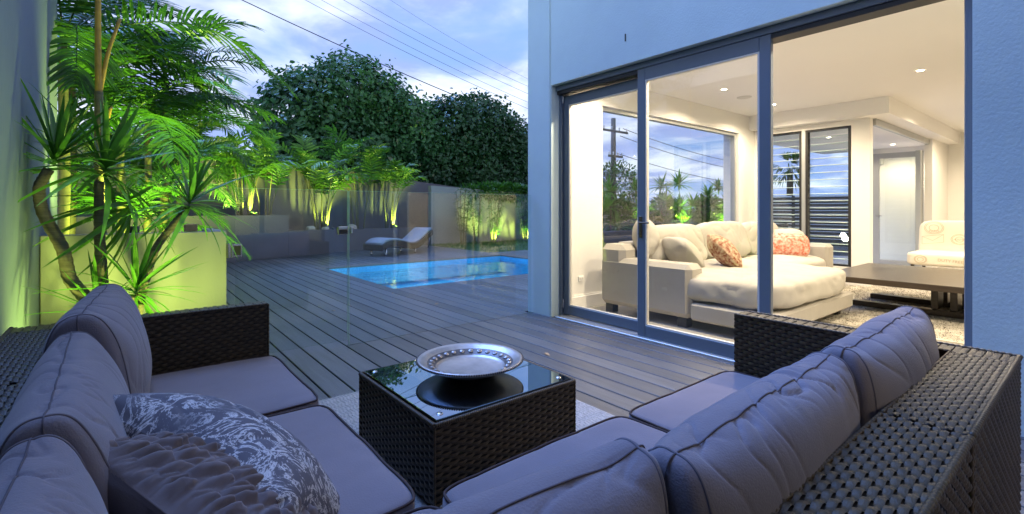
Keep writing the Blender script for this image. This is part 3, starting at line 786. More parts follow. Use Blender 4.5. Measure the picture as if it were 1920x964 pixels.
# back cushions
def backc(L, x, y, z, rot, seed, label, H=.41, T=.21):
    def pleat(q, p):                         # pleats running off the seam, fading towards the panels
        th = math.atan2(q[2], q[1])
        w = nz(p[0]*4+seed, th*1.3, 3.1)
        a = nz(p[0]*8.5+seed*3.3+w*.9, th*.6+seed, 0.0)
        b = nz(p[0]*19-seed+w*1.2, th*1.0+seed, 5.0)
        g = nz(p[0]*3.1+seed, th*1.6, 7.7)
        k = max(0.0, 1-abs(q[1])*.6)
        va = max(0.0, 1-abs(a)/.10); vb = max(0.0, 1-abs(b)/.14)*max(0.0, min(1.0, .3+2.4*g))
        edge = abs(q[0])**8
        return (1-edge)*k*(-.012*va*va*(.4+max(0, 1.5*g))-.006*vb*vb+.010*abs(a))
    s = Soft(L, T*1.12, H, 3.0, seed, .0, .013, (3.5, 3.0, 3.0), (0.0, .10, .03), pleat, ex=14.0, pinch=.26, wedge=.32)
    return soft_thing('back_cushion', s, (170, 40, 50), 'fabric', label, 'cushion', (x, y, z), rot, 'grey outdoor back cushions', ((1, 0.0),), 'seam', .0017, ((0, .965), (0, -.965)))
backc(.80, 1.845, .470, .625, rotz(1) @ rotx(8), 11, 'grey back cushion nearest the sliding doors, against the wicker arm', .40, .24)
backc(.80, 1.050, .470, .615, rotz(2.5) @ rotx(8), 12, 'long wrinkled grey back cushion in the middle of the run facing the table', .39, .235)
backc(.76, .275, .520, .620, rotz(-3) @ rotx(9), 13, 'grey back cushion at the sofa corner, with a raised pointed end', .40, .25)
backc(.78, -.075, 2.37, .640, rotz(-94) @ rotx(3), 14, 'grey back cushion nearest the lit planter, against the wicker arm', .43, .26)
backc(.80, -.100, 1.56, .620, rotz(-89) @ rotx(5), 15, 'long grey back cushion along the side wall, middle of three', .40, .22)
backc(.74, -.110, .79, .605, rotz(-91) @ rotx(6), 16, 'grey back cushion along the side wall, next to the ruched pillow', .38, .20)

# scatter pillows
def pillow(name, a, b, t, seed, label, m_, loc, rot, cat='pillow', fn=None, grid=(90, 90, 14), crease=.004, pipes=(), e=8.0, pipe_mat='seam', group=None, relief=None):
    s = Soft(a, b, t, e, seed, crease, .008, (6, 6, 4), (0, 0, .35), fn)
    base_at = s.at
    def at(cx, cy, cz):                     # knife-edge pillow: pinch thickness towards the seam, ears at the corners
        v = base_at(cx, cy, cz); u, w = abs(v.x)/(a/2), abs(v.y)/(b/2)
        k = max(0.0, (1-min(1, u)**3.2))**.55*max(0.0, (1-min(1, w)**3.2))**.55
        ear = 1+.10*(min(1, u)*min(1, w))**3-.05*(1-abs(u-w))*0
        rz = 0.0
        if relief and v.z > 0: rz = relief(v.x, v.y)*min(1.0, k*3)
        return Vector((v.x*ear, v.y*ear, v.z*(.10+.90*k)+rz))
    s.at = at
    return soft_thing(name, s, grid, m_, label, cat, loc, rot, group, pipes, pipe_mat, .003)
def frame_from(e1, n):
    e1 = Vector(e1).normalized(); n = Vector(n); n = (n-e1*n.dot(e1)).normalized(); e2 = n.cross(e1)
    return basis(e1, e2, n)
def at_corner(A, e1, n, a, b):               # centre and frame of a pillow whose upper near corner is A
    f = frame_from(e1, n); e1, e2 = f.col[0].to_3d(), f.col[1].to_3d()
    return Vector(A)+e1*a/2+e2*b/2, f
PM = at_corner((-.055, 1.48, .755), (.53, -.80, -.29), (.62, .20, .76), .56, .40)
PRU = at_corner((-.075, 1.25, .74), (.55, -.72, -.42), (.60, .22, .77), .54, .40)
def ruche(u, v):                            # gathered cloth: overlapping rope-like tucks with deep creases
    w = nz(u*6, v*6, 4)*.025
    d, _ = noise.voronoi(Vector(((u*.75+v*.66+w)*23, (v*.75-u*.66+w)*46, 0)))
    k = max(0.0, 1-d[0]*.95); c = min(1.0, (d[1]-d[0])*2.6)
    return .022*(k**.6)*(c**.6)+.004*nz(u*70, v*30, 2)-.008
pillow('scatter_pillow', .56, .40, .19, 21, 'marbled dusty grey pillow with white vein print, behind the ruched pillow', 'marbled',
       *PM, crease=.008)
pr = pillow('scatter_pillow', .54, .40, .18, 22, 'taupe pillow with a gathered ruched front in the sofa corner', 'ruched',
       *PRU, relief=ruche, grid=(190, 190, 16))
pr.data.materials.append(MATS['ruched_back'])
pr.data.polygons.foreach_set('material_index', [1 if p.center.z < .004 else 0 for p in pr.data.polygons])

# ------------------------------------------------------------------ coffee table, plate, rug
TX0, TX1, TY0, TY1, TZ = .927, 1.700, 1.628, 2.380, .380
tb = thing('coffee_table', 'square dark wicker coffee table with smoked glass top', 'coffee table', (1.31, 2.0, 0))
m = MB(); m.box((TX0+.004, TY0+.004, .045), (TX1-.004, TY1-.004, TZ-.018), .003); m.build('frame', 'wicker_core', tb)
for O, U in (((TX0, TY0, .045), X), ((TX0, TY1, .045), nY), ((TX1, TY0, .045), Y), ((TX1, TY1, .045), nX)):
    m = MB(); weave(m, O, U, Z, TX1-TX0 if abs(U[0]) else TY1-TY0, TZ-.065, .037, .0145, .0042); m.build('woven_side', 'wicker', tb, True)
m = MB()
c4 = [(TX0, TY0), (TX1, TY0), (TX1, TY1), (TX0, TY1)]
for i in range(4):
    rim(m, (*c4[i], TZ-.016), (*c4[(i+1) % 4], TZ-.016), .010, .010); rim(m, (*c4[i], .045), (*c4[i], TZ-.016), .006)
m.build('braided_edge', 'wicker', tb, True)
MB().box((TX0+.016, TY0+.016, TZ-.012), (TX1-.016, TY1-.016, TZ-.002), .0015).build('glass_top', 'smoked_glass', tb)
for i, (x, y) in enumerate(c4):
    sx, sy = (1 if x == TX0 else -1), (1 if y == TY0 else -1)
    MB().box((x+.02*sx-.018, y+.02*sy-.018, .008), (x+.02*sx+.018, y+.02*sy+.018, .044), .003).build('foot', 'steel', tb)
    m = MB(); m.lathe([(0, .0035), (.011, .003), (.013, 0)], (x+.055*sx, y+.055*sy, TZ-.0015), 14); m.build('glass_fixing', 'steel', tb, True)
PC = (1.345, 2.005, TZ-.001)
plate = thing('serving_plate', 'large round silver plate with studded rim on the coffee table', 'plate', PC)
prof = [(.0, .004), (.095, .002), (.105, .0), (.115, .004), (.16, .022), (.215, .046), (.255, .064), (.262, .070), (.262, .077), (.255, .080), (.238, .074), (.222, .064), (.212, .058), (.172, .040), (.165, .034), (.155, .030), (.08, .027), (0, .026)]
m = MB(); m.lathe(prof, PC, 96); m.build('dish', 'silver', plate, True)
m = MB(); m.lathe([(.214, .0600), (.200, .0545), (.185, .0475), (.172, .0418)], PC, 96); m.build('band', 'silver_dark', plate, True)
sm = MB(); sm.lathe([(.0, .009), (.004, .0085), (.006, .005), (.010, .006), (.0125, .004), (.0130, 0)], (0, 0, 0), 12); sm = sm.mesh('stud', 'silver', True)
for k in range(26):
    a = 2*PI*k/26
    inst('stud', sm, plate, (.193*math.cos(a), .193*math.sin(a), .0515), (0, RAD(-26), a))
m = MB()
for k in range(150):
    a = 2*PI*k/150; c, s_ = math.cos(a), math.sin(a)
    m.box((-.004, -.0032, -.004), (.005, .0032, .004), .001, Matrix.Translation((PC[0]+.262*c, PC[1]+.262*s_, PC[2]+.0745)) @ Matrix.Rotation(a, 4, 'Z'))
m.build('beaded_rim', 'silver_dark', plate)

RG = (.72, 2.14, 1.30, 2.98)
m = MB(); x0, x1, y0, y1 = .60, 2.20, 1.20, 3.08
m.box((x0, y0, .002), (x1, y1, .006))
rug = thing('outdoor_rug', 'pale woven outdoor rug under the wicker coffee table', 'rug', (1.4, 2.1, 0))
m.build('backing', 'rug', rug)
m = MB()                                    # chevron ribs of the weave
st = .021
for i in range(int((x1-x0)/st)):
    xa = x0+i*st
    ny = int((y1-y0)/.042)
    base = len(m.v)
    for j in range(ny+1):
        yy = y0+(y1-y0)*j/ny; zg = st*.55*(1 if j % 2 else -1)
        if (i//6) % 2: zg *= 1
        for (dx, dz) in ((0, .006), (st*.32, .0105), (st*.64, .006)):
            m.v.append((min(x1, xa+dx+zg*.5+st*.2), yy, dz))
    for j in range(ny):
        for w in (0, 1): a = base+j*3+w; m.f.append((a, a+1, a+4, a+3))
o = m.build('woven_ribs', 'rug', rug, True); o['kind'] = 'stuff'

# ------------------------------------------------------------------ glass fence and gate
gy = 4.194
gf = thing('glass_fence', 'frameless clear glass pool fence panel running to the house corner', 'fence', (2.6, gy, 0))
MB().box((1.535, gy-.006, .0), (3.655, gy+.006, 1.356)).build('glass_panel', 'fence_glass', gf)
MB().box((1.5315, gy-.0065, .0), (1.5345, gy+.0065, 1.356)).build('polished_edge', 'glass_edge', gf)
MB().box((1.535, gy-.0065, 1.3565), (3.655, gy+.0065, 1.3585)).build('polished_edge', 'glass_edge', gf)
gg = thing('glass_gate', 'frameless clear glass gate between the lit planter and the fence panel', 'gate', (1.06, gy, 0))
MB().box((.655, gy-.005, .05), (1.519, gy+.005, 1.358)).build('glass_panel', 'fence_glass', gg)
MB().box((1.5195, gy-.0055, .05), (1.5215, gy+.0055, 1.358)).build('polished_edge', 'glass_edge', gg)
MB().box((.655, gy-.0055, 1.3585), (1.519, gy+.0055, 1.360)).build('polished_edge', 'glass_edge', gg)
for z in (.88, .25):
    m = MB(); m.box((.602, gy-.03, z-.055), (.625, gy+.03, z+.055), .004); m.box((.625, gy-.022, z-.05), (.700, gy-.0055, z+.05), .004)
    m.tube([(.632, gy-.026, z-.05), (.632, gy-.026, z+.05)], .009, 10)
    hg = m.build('hinge', 'steel', gg)
    MB().box((.645, gy-.0245, z-.035), (.69, gy-.0225, z+.035)).build('hinge_cover', 'black', hg)
m = MB(); m.box((1.43, gy-.03, .975), (1.515, gy-.0065, 1.045), .004); m.box((1.54, gy-.026, .98), (1.565, gy-.007, 1.04), .004)
lt = m.build('latch', 'steel', gg); MB().box((1.437, gy-.0325, .981), (1.508, gy-.0305, 1.02)).build('latch_cover', 'black', lt)

# ------------------------------------------------------------------ sun lounger by the pool
lg = thing('sun_lounger', 'wavy dark wicker sun lounger with pale cushion beside the pool', 'sun lounger', (5.78, 12.0, 0), RAD(21))
prof = [(-.98, .30), (-.80, .38), (-.55, .40), (-.25, .36), (.05, .29), (.25, .28), (.42, .32), (.62, .43), (.82, .55), (.96, .62)]
def sweep(pr, w, dz0, dz1, inset=0.0, n=5):
    m = MB(); k = len(pr)
    # smooth the profile
    pts = []
    for i in range(k-1):
        for j in range(n):
            t = j/n; p0, p1, p2, p3 = pr[max(i-1, 0)], pr[i], pr[i+1], pr[min(i+2, k-1)]
            f = lambda a, b, c, d: .5*((2*b)+(-a+c)*t+(2*a-5*b+4*c-d)*t*t+(-a+3*b-3*c+d)*t**3)
            pts.append((f(p0[0], p1[0], p2[0], p3[0]), f(p0[1], p1[1], p2[1], p3[1])))
    pts.append(pr[-1])
    for (x, z) in pts: m.v += [(x, -w, z+dz0), (x, w, z+dz0), (x, w*(1-inset), z+dz1), (x, -w*(1-inset), z+dz1)]
    L = len(pts)
    for i in range(L-1):
        for q in range(4): m.f.append((i*4+q, i*4+(q+1) % 4, i*4+4+(q+1) % 4, i*4+4+q))
    m.f += [(3, 2, 1, 0), tuple((L-1)*4+q for q in range(4))]
    return m
sweep(prof, .34, -.16, -.012).build('wicker_body', 'wicker', lg, world=False)
sweep([(x*.97, z) for x, z in prof], .31, -.010, .045, .06).build('cushion', 'lounger_cushion', lg, True, world=False)
m = MB(); m.tube([(.80, -.30, .10), (.86, -.30, .50)], .015, 8); m.tube([(.80, .30, .10), (.86, .30, .50)], .015, 8); m.build('back_prop', 'steel', lg, True, world=False)
for x in (-.78, .30):
    for y in (-.26, .26):
        MB().tube([(x, y, 0), (x, y, .035), (x, y, .24)], [.03, .03, .022], 10).build('foot', 'steel', lg, True, world=False)

# ------------------------------------------------------------------ living room furniture
sx = 4.34
so_ = thing('corner_sofa', 'large cream linen corner sofa with chaise under the picture window', 'sofa', (6.2, 3.0, 0))
m = MB(); m.box((sx, 2.60, .10), (sx+.28, 3.76, .64), .05); m.build('armrest', 'linen', so_)
m = MB(); m.box((sx+.302, 2.62, .10), (8.12, 3.74, .27), .02); m.box((sx+.0, 1.80, .10), (6.35, 2.598, .27), .02); m.build('base', 'linen', so_)
m = MB(); m.box((sx+.003, 3.42, .45), (sx+.297, 3.763, .79), .06); m.box((sx+.302, 3.52, .272), (8.12, 3.76, .80), .03); m.build('backrest', 'linen', so_)
m = MB(); m.box((8.12, 2.62, .10), (8.38, 3.76, .665), .04); m.build('armrest', 'linen', so_)
def plump(name, L, W, H, loc, rot, seed, par, m_='linen_plain', e=4.5, grid=(44, 34, 14), crease=.010, bul=(.02, .02, .25), soft=.02):
    s = Soft(L, W, H, e, seed, crease, soft, (4.5, 4.5, 4), bul)
    o = s.cover(*grid).build(name, m_, par, True, world=False)
    o.matrix_local = Matrix.Translation(Vector(loc)-par.location) @ rot
    return o
I4 = Matrix.Identity(4)
plump('chaise_cushion', 2.02, 1.75, .28, (5.37, 2.66, .41), I4, 31, so_, e=6.0, bul=(.01, .01, .12), soft=.03, crease=.014)
plump('seat_cushion', 1.75, .95, .24, (7.27, 3.04, .38), I4, 32, so_)
plump('back_cushion', 1.15, .52, .26, (5.25, 3.36, .74), rotx(72), 33, so_)
plump('back_cushion', 1.20, .52, .26, (6.45, 3.38, .75), rotx(72), 34, so_)
plump('back_cushion', 1.10, .52, .26, (7.58, 3.38, .74), rotx(72), 35, so_)
for x in (4.45, 6.2, 8.2):
    for y in (2.72, 3.66): MB().box((x-.05, y-.05, 0), (x+.05, y+.05, .098)).build('foot', 'black', so_)
MB().box((4.50, 1.9, 0), (4.58, 2.0, .098)).build('foot', 'black', so_); MB().box((6.2, 1.9, 0), (6.28, 2.0, .098)).build('foot', 'black', so_)
def ipillow(label, a, b, t, m_, loc, rot, seed):
    s = Soft(a, b, t, 3.0, seed, .004, .01, (6, 6, 4), (0, 0, .4)); base = s.at
    def at(cx, cy, cz):
        v = base(cx, cy, cz); u, w = min(1, abs(v.x)/(a/2)), min(1, abs(v.y)/(b/2)); k = (max(0, 1-u**3)*max(0, 1-w**3))**.5
        return Vector((v.x*(1+.1*(u*w)**3), v.y*(1+.1*(u*w)**3), v.z*(.12+.88*k)))
    s.at = at
    return soft_thing('throw_pillow', s, (30, 30, 10), m_, label, 'pillow', loc, rot)
ipillow('plump plain cream pillow leaning on the sofa arm beside the door handle', .55, .50, .22, 'linen_plain', (4.78, 3.42, .86), rotz(30) @ rotx(78), 41)
ipillow('flat beige linen pillow lying against the inner side of the sofa arm', .55, .45, .20, 'linen', (4.86, 3.00, .70), rotz(60) @ rotx(50), 42)
ipillow('rust and cream patterned pillow slumped on the chaise', .48, .48, .18, 'rust_print', (5.25, 2.72, .72), rotz(35) @ rotx(48), 43)
ipillow('orange and white floral pillow on the far sofa seat by the louvres', .62, .38, .18, 'orange_print', (7.55, 2.98, .66), rotz(-62) @ rotx(68), 44)
ipillow('cream pillow behind the orange floral pillow', .50, .45, .16, 'linen_plain', (7.85, 3.08, .68), rotz(-68) @ rotx(72), 45)

it = thing('low_table', 'long low dark timber table on plank legs inside the living room', 'coffee table', (7.4, 1.0, 0))
m = MB(); m.box((6.45, -.75, .355), (8.35, 2.18, .42), .005); m.build('table_top', 'dark_wood', it)
for y in (1.25, .15):
    for dx in (0, .5):
        for dy in (0, .16):
            MB().box((7.0+dx, y-dy-.06, .085), (7.28+dx, y-dy, .353), .004).build('leg', 'dark_wood', it)
for y in (1.62, -.25):
    pass
for x in (6.95, 7.65):
    MB().box((x, -.55, .022), (x+.12, 1.98, .083), .005).build('runner', 'dark_wood', it)
m = MB(); m.box((5.75, -1.4, .001), (9.35, 2.62, .012)); rg = m.build('floor_rug', 'shag')
tag(rg, 'mottled cream and grey shaggy rug under the low timber table', 'rug')
m = MB()
for i in range(26000):
    x, y = rnd.uniform(5.78, 9.3), rnd.uniform(-.4, 2.6); a = rnd.uniform(0, 2*PI); l = rnd.uniform(.01, .03); h = rnd.uniform(.008, .022); w = .004
    m.add([(x-w*math.sin(a), y+w*math.cos(a), .012), (x+w*math.sin(a), y-w*math.cos(a), .012), (x+l*math.cos(a), y+l*math.sin(a), .012+h)], [(0, 1, 2)])
o = m.build('pile', 'shag', rg); o['kind'] = 'stuff'
m = MB(); m.box((6.28, 2.02, .012), (6.40, 2.07, .03), .004)
tag(m.build('toy_block', 'cane_bright'), 'small yellow object on the rug near the chaise corner', 'toy')

ac = thing('armchair', 'armless cream chair printed with brown postmarks and script, behind the low table', 'chair', (9.75, 1.0, 0)); AC_SHIFT = .31
def softpart(name, L, W, H, loc, rot, seed, m_='chair_fabric', e=7):
    s = Soft(L, W, H, e, seed, .001, .004, (4, 4, 4), (0, 0, .06)); o = s.cover(24, 24, 10).build(name, m_, ac, True, world=False)
    o.matrix_local = Matrix.Translation(Vector(loc)-ac.location) @ rot; return o
st_ = softpart('seat', .85, 1.02, .20, (9.62, 1.13, .45), I4, 51)
bk_ = softpart('backrest', .18, .98, .56, (10.02, 1.13, .72), roty(10), 52)
for x in (9.28, 9.98):
    for y in (.70, 1.56): MB().tube([(x, y, 0), (x, y, .36)], [.016, .024], 8).build('leg', 'dark_wood', ac)
def stamp(par, x, cy, cz, r, tilt=0.0):
    for rr in (r, r*.86, r*.5):
        m = MB()
        for k in range(40):
            a = 2*PI*k/40
            for q in (rr, rr-.006): m.v.append((x, cy+q*math.cos(a), cz+q*math.sin(a)*.82))
        for k in range(40):
            a, b = k*2, ((k+1) % 40)*2; m.f.append((a, b, b+1, a+1))
        m.build('postmark', 'chair_print', par)
def text(par, body, x, cy, cz, size, tilt=0.0):
    cu = bpy.data.curves.new('print_lettering', 'FONT'); cu.body = body; cu.size = size; cu.align_x = 'CENTER'; cu.materials.append(MATS['chair_print'])
    tmp = bpy.data.objects.new('print_lettering', cu); me = bpy.data.meshes.new_from_object(tmp); bpy.data.objects.remove(tmp)
    o = bpy.data.objects.new('print_lettering', me); C.objects.link(o); o.parent = par
    o.matrix_local = Matrix.Translation(Vector((x, cy, cz))-ac.location-(par.location if par is not ac else Vector())) @ basis(Vector((0, -1, 0)), Vector((0, 0, 1)), Vector((-1, 0, 0))) @ rotz(tilt)
bx_ = 9.905
stamp(ac, bx_-.012, 1.42, .90, .12); stamp(ac, bx_-.03, 1.12, .73, .10)
text(ac, 'PARIS', bx_-.016, 1.42, .83, .05); text(ac, 'POSTES', bx_-.035, 1.12, .715, .04)
for k in range(5): text(ac, 'Correspondance', bx_-.012-.003*(k % 2), .86, .93-.05*k, .055, 3)
m = MB()
for (a, b, c, d) in ((1.56, .76, 1.30, .80), (1.30, .80, 1.30, .68), (1.30, .68, 1.56, .64), (1.56, .64, 1.56, .76), (1.56, .76, 1.43, .70), (1.43, .70, 1.30, .80)):
    m.tube([(bx_-.034, a, b), (bx_-.034, c, d)], .003, 4)
m.build('envelope_print', 'chair_print', ac)
fx_ = 9.186
stamp(ac, fx_, 1.45, .45, .075); text(ac, 'DUTY FREE', fx_, 1.12, .43, .055, -3)
m = MB()
for (a, b, c, d) in ((.98, .50, .72, .50), (.72, .50, .72, .40), (.72, .40, .98, .40), (.98, .40, .98, .50)): m.tube([(fx_, a, b), (fx_, c, d)], .003, 4)
m.build('label_print', 'chair_print', ac)

ac.location.y += AC_SHIFT

# ------------------------------------------------------------------ foliage kits
def blade(m, p, d, up, L, w, droop, folds=3, curl=0.0):
    """one strap leaf: from p along d, drooping; slightly folded along its rib"""
    d = d.normalized(); s = d.cross(up); s = s.normalized() if s.length > 1e-4 else Vector((1, 0, 0))
    k = len(m.v); pts = []
    for i in range(folds+1):
        t = i/folds; c = p+d*(L*t)+Vector((0, 0, -droop*L*t*t))
        wd = w*(math.sin(PI*min(1, .18+.82*t))**.8 if i else .45)
        pts.append((c, wd))
    nrm = s.cross(d)
    for (c, wd) in pts[:-1]:
        m.v += [tuple(c-s*wd+nrm*wd*.35), tuple(c), tuple(c+s*wd+nrm*wd*.35)]
    m.v.append(tuple(pts[-1][0]))
    for i in range(folds-1):
        a = k+i*3
        m.f += [(a, a+1, a+4, a+3), (a+1, a+2, a+5, a+4)]
    a = k+(folds-1)*3; e = len(m.v)-1
    m.f += [(a, a+1, e), (a+1, a+2, e)]
def frond_mesh(L, rise, droop, nl, ll, lw, seed, m_='palm_leaf', vee=.35, hang=.25):
    r = random.Random(seed); m = MB(); pts = []; N = 14
    def P(t): return Vector((L*(t-.12*t*t*t), .05*L*math.sin(t*2+seed)*t, rise*L*t-droop*L*t*t))
    pts = [P(i/N) for i in range(N+1)]
    m.tube(pts, [.012*(1-.85*i/N)*max(.6, L/2) for i in range(N+1)], 5)
    for i in range(nl):
        t = .16+.84*(i+.5)/nl; p = P(t); tg = (P(min(1, t+.02))-P(t-.02)).normalized()
        sd = tg.cross(Vector((0, 0, 1))).normalized(); up = sd.cross(tg)
        l = ll*(math.sin(PI*(.10+.86*t))**.6)*r.uniform(.75, 1.12)
        for s in (-1, 1):
            f = .35+.75*t*t
            if r.random() < .05: continue
            d = tg*(f+r.uniform(-.12, .12))+sd*s*1.0+up*(vee+r.uniform(-.2, .2))
            blade(m, p, d, up, l, lw*r.uniform(.75, 1.1), hang+r.uniform(-.12, .22), 3)
    return m.mesh('frond', m_)
FR = [frond_mesh(1.7, .55, .62, 46, .46, .016, 1), frond_mesh(1.7, .75, .80, 44, .44, .015, 2, hang=.35), frond_mesh(1.7, .40, .70, 46, .46, .016, 3, vee=.2, hang=.45), frond_mesh(1.7, .9, .75, 42, .42, .015, 4)]
FC = [frond_mesh(1.15, 1.0, .62, 12, .46, .036, 5, 'cane_leaf', vee=.5, hang=.2), frond_mesh(1.15, 1.15, .85, 12, .44, .034, 6, 'cane_leaf', vee=.45, hang=.35), frond_mesh(1.15, .8, .80, 13, .46, .036, 7, 'cane_leaf', vee=.3, hang=.4)]
FD = [frond_mesh(1.2, .95, .62, 14, .46, .032, 8, vee=.45), frond_mesh(1.2, 1.15, .86, 14, .44, .030, 9, vee=.4, hang=.35)]
def crown(t, p, meshes, n, sc, tilt=(-10, 30), az0=0.0, az1=360.0, seed=0):
    r = random.Random(seed); base = Vector(p)-t.location
    for i in range(n):
        az = RAD(az0+(az1-az0)*(i+r.uniform(.1, .9))/n)
        inst('frond', meshes[r.randrange(len(meshes))], t, base, (r.uniform(-.25, .25), -RAD(r.uniform(*tilt)), az), sc*r.uniform(.82, 1.12))
def stem(t, pts, r0, r1, m_, rings=0):
    pts = [Vector(p) for p in pts]; q = []; rr = []
    for i in range(len(pts)-1):
        for j in range(6):
            f = j/6; q.append(pts[i].lerp(pts[i+1], f))
    q.append(pts[-1])
    for _ in range(3): q = [q[0]]+[(q[i-1]+q[i]*2+q[i+1])/4 for i in range(1, len(q)-1)]+[q[-1]]
    n = len(q)
    if rings:
        qq = []; m2 = rings
        for i in range(m2+1):
            f = i/m2*(n-1); a = min(int(f), n-2); qq.append(q[a].lerp(q[a+1], f-a))
        q = qq; n = len(q)
    rr = [(r0+(r1-r0)*i/(n-1))*(1+(.09 if rings and i % 2 else 0)) for i in range(n)]
    return MB().tube(q, rr, 9).build('stem', m_, t, True)

GREEN = (0.78, 1.0, 0.16)
def uplight(label, loc, target, power, size=110, group='garden uplights', col=GREEN):
    t = thing('garden_uplight', label, 'uplight', loc, group=group)
    m = MB(); m.tube([(loc[0], loc[1], loc[2]-.06), (loc[0], loc[1], loc[2]+.04)], .012, 8); m.lathe([(.022, .03), (.034, .05), (.036, .10), (.030, .10)], loc, 14)
    m.build('housing', 'black', t, True)
    m = MB(); m.lathe([(0, .093), (.030, .093)], loc, 14); m.build('lamp_face', 'garden_glow', t)
    p = Vector(loc)+Vector((0, 0, .12))
    spot('lamp', t, p, target, power, col, size, .7, .03)
    return t

# tall palms behind the lit planter
pa = thing('palm_tree', 'tall palm with a bare yellow stem rising behind the lit planter', 'palm tree', (-.15, 4.6, .95))
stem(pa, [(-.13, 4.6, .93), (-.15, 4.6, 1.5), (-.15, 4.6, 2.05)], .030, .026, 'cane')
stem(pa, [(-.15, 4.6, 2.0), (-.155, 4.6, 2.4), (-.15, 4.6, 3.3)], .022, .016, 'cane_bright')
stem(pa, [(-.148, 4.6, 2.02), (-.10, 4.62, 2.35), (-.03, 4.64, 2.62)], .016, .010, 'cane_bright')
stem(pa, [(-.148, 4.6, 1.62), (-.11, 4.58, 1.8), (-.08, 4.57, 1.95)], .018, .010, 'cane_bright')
crown(pa, (-.15, 4.62, 3.25), FR, 9, .95, (-5, 35), -60, 200, 3)
def tall_palm(label, base, top, n, sc, seed, az=(0, 360), tilt=(-15, 35), meshes=None, sm='cane'):
    t = thing('palm_tree', label, 'palm tree', base, group='palms in the garden beds')
    b, p = Vector(base), Vector(top)
    stem(t, [b, b.lerp(p, .5)+Vector((.05, .03, 0)), p], .05*sc, .035*sc, sm)
    crown(t, p, meshes or FR, n, sc, tilt, az[0], az[1], seed)
    return t
tall_palm('palm whose long fronds arch over the lit planter, against the sky', (-.1, 6.6, -.1), (-.05, 6.7, 2.05), 13, 1.05, 5)
tall_palm('palm with its crown cut by the top of the picture, beside the side wall', (-.5, 5.9, -.1), (-.45, 6.0, 2.7), 13, 1.0, 6)
tall_palm('palm with feathery frond tips against the bright cloud', (.15, 7.6, -.1), (.22, 7.7, 2.45), 15, .95, 7)
tall_palm('low leafy palm filling the gap behind the lit planter', (.0, 7.2, -.1), (.05, 7.2, .9), 13, .85, 8, tilt=(5, 50))
tall_palm('yellow-lit palm at the far end of the planted bed', (.45, 10.6, -.1), (.5, 10.7, 2.0), 14, .9, 9, meshes=FR+FC)
tall_palm('palm whose frond tips meet the thick overhead cable in the sky', (.35, 8.0, -.1), (.42, 8.1, 3.0), 14, .95, 21)
tall_palm('short bright palm between the lit planter and the rear planter', (.45, 8.8, -.1), (.52, 8.9, 1.5), 14, .9, 22, tilt=(5, 50))
tall_palm('dark palm deep in the bed behind the bare-stemmed palm', (-.6, 8.4, -.1), (-.55, 8.5, 3.1), 14, 1.1, 10)
tall_palm('palm in the tall end of the rear planter, beneath the tree', (*pl(-1.0, .6), .95), (*pl(-.9, .6), 2.6), 14, 1.15, 12)

def cane_clump(label, t0, zb, n, hmin, hmax, sc, seed, off=.6, meshes=FC, spread=.35, fr=3):
    r = random.Random(seed); x, y = pl(t0, off); t = thing('cane_palm', label, 'palm', (x, y, zb), group='cane palms in the rear planter')
    for i in range(n):
        a = 2*PI*i/n+r.uniform(-.4, .4); h = r.uniform(hmin, hmax); q = spread*r.uniform(.5, 1)*h*.55
        b = Vector((x+.14*math.cos(a), y+.14*math.sin(a), zb)); p = Vector((x+(.14+q)*math.cos(a), y+(.14+q)*math.sin(a), zb+h))
        stem(t, [b, b.lerp(p, .5)+Vector((-.04*math.cos(a), -.04*math.sin(a), .03)), p], .021, .013, 'cane')
        crown(t, p, meshes, fr, sc, (5, 50), math.degrees(a)-120, math.degrees(a)+120, seed*31+i)
    return t
cane_clump('bright green cane palm clump in the tall end of the rear planter', .45, .96, 7, .6, 1.5, 1.0, 61)
cane_clump('cane palm clump at the step of the rear planter, half in shade', 1.0, .96, 4, .5, 1.1, .8, 62, meshes=FD)
cane_clump('yellow-green cane palm clump behind the gate latch', 2.6, .52, 8, .8, 1.7, 1.0, 63)
cane_clump('tall dark-leaved cane palm between the two bright clumps', 3.9, .52, 6, 1.2, 2.0, 1.05, 64, meshes=FD)
cane_clump('lit cane palm clump behind the sun lounger', 5.1, .52, 8, .9, 1.7, .95, 65, meshes=FD+FC)
def shrublet(t0, zb, seed, label, off=.4, n=70, R_=.22):
    r = random.Random(seed); x, y = pl(t0, off); m = MB()
    for i in range(n):
        a = r.uniform(0, 2*PI); e = r.uniform(.2, 1.4); d = Vector((math.cos(a)*math.cos(e), math.sin(a)*math.cos(e), math.sin(e)))
        blade(m, Vector((x, y, zb))+d*r.uniform(0, .1), d, Vector((0, 0, 1)), R_*r.uniform(.5, 1), .025, .4, 2)
    return tag(m.build('ground_shrub', 'shrub_leaf'), label, 'shrub', 'low shrubs in the rear planter')
shrublet(.62, .96, 71, 'small bright shrub at the foot of the tall planter end palms')
shrublet(3.05, .52, 72, 'small bright shrub among the stones behind the gate latch')
shrublet(5.15, .50, 73, 'small bright shrub at the foot of the palm behind the lounger')
for i, (tt, sz, lb) in enumerate(((2.0, .11, 'rounded stone at the planter step'), (2.45, .10, 'rounded stone left of the bright little shrub in the planter'), (3.35, .15, 'pale flat stone right of the bright little shrub in the planter'))):
    x, y = pl(tt, .22); s = Soft(sz*2.2, sz*1.6, sz*1.5, 3, 80+i, .002, .03, (7, 7, 7))
    soft_thing('garden_stone', s, (12, 12, 8), 'rock', lb, 'stone', (x, y, .64), rotz(20*i+18))
def atl(t0, off, z): return (*pl(t0, off), z)
uplight('garden uplight at the foot of the tall planter end palms', atl(.55, .30, .97), atl(.5, .7, 2.2), 200)
uplight('garden uplight among the stones behind the gate latch', atl(2.75, .30, .57), atl(2.7, .7, 1.9), 200)
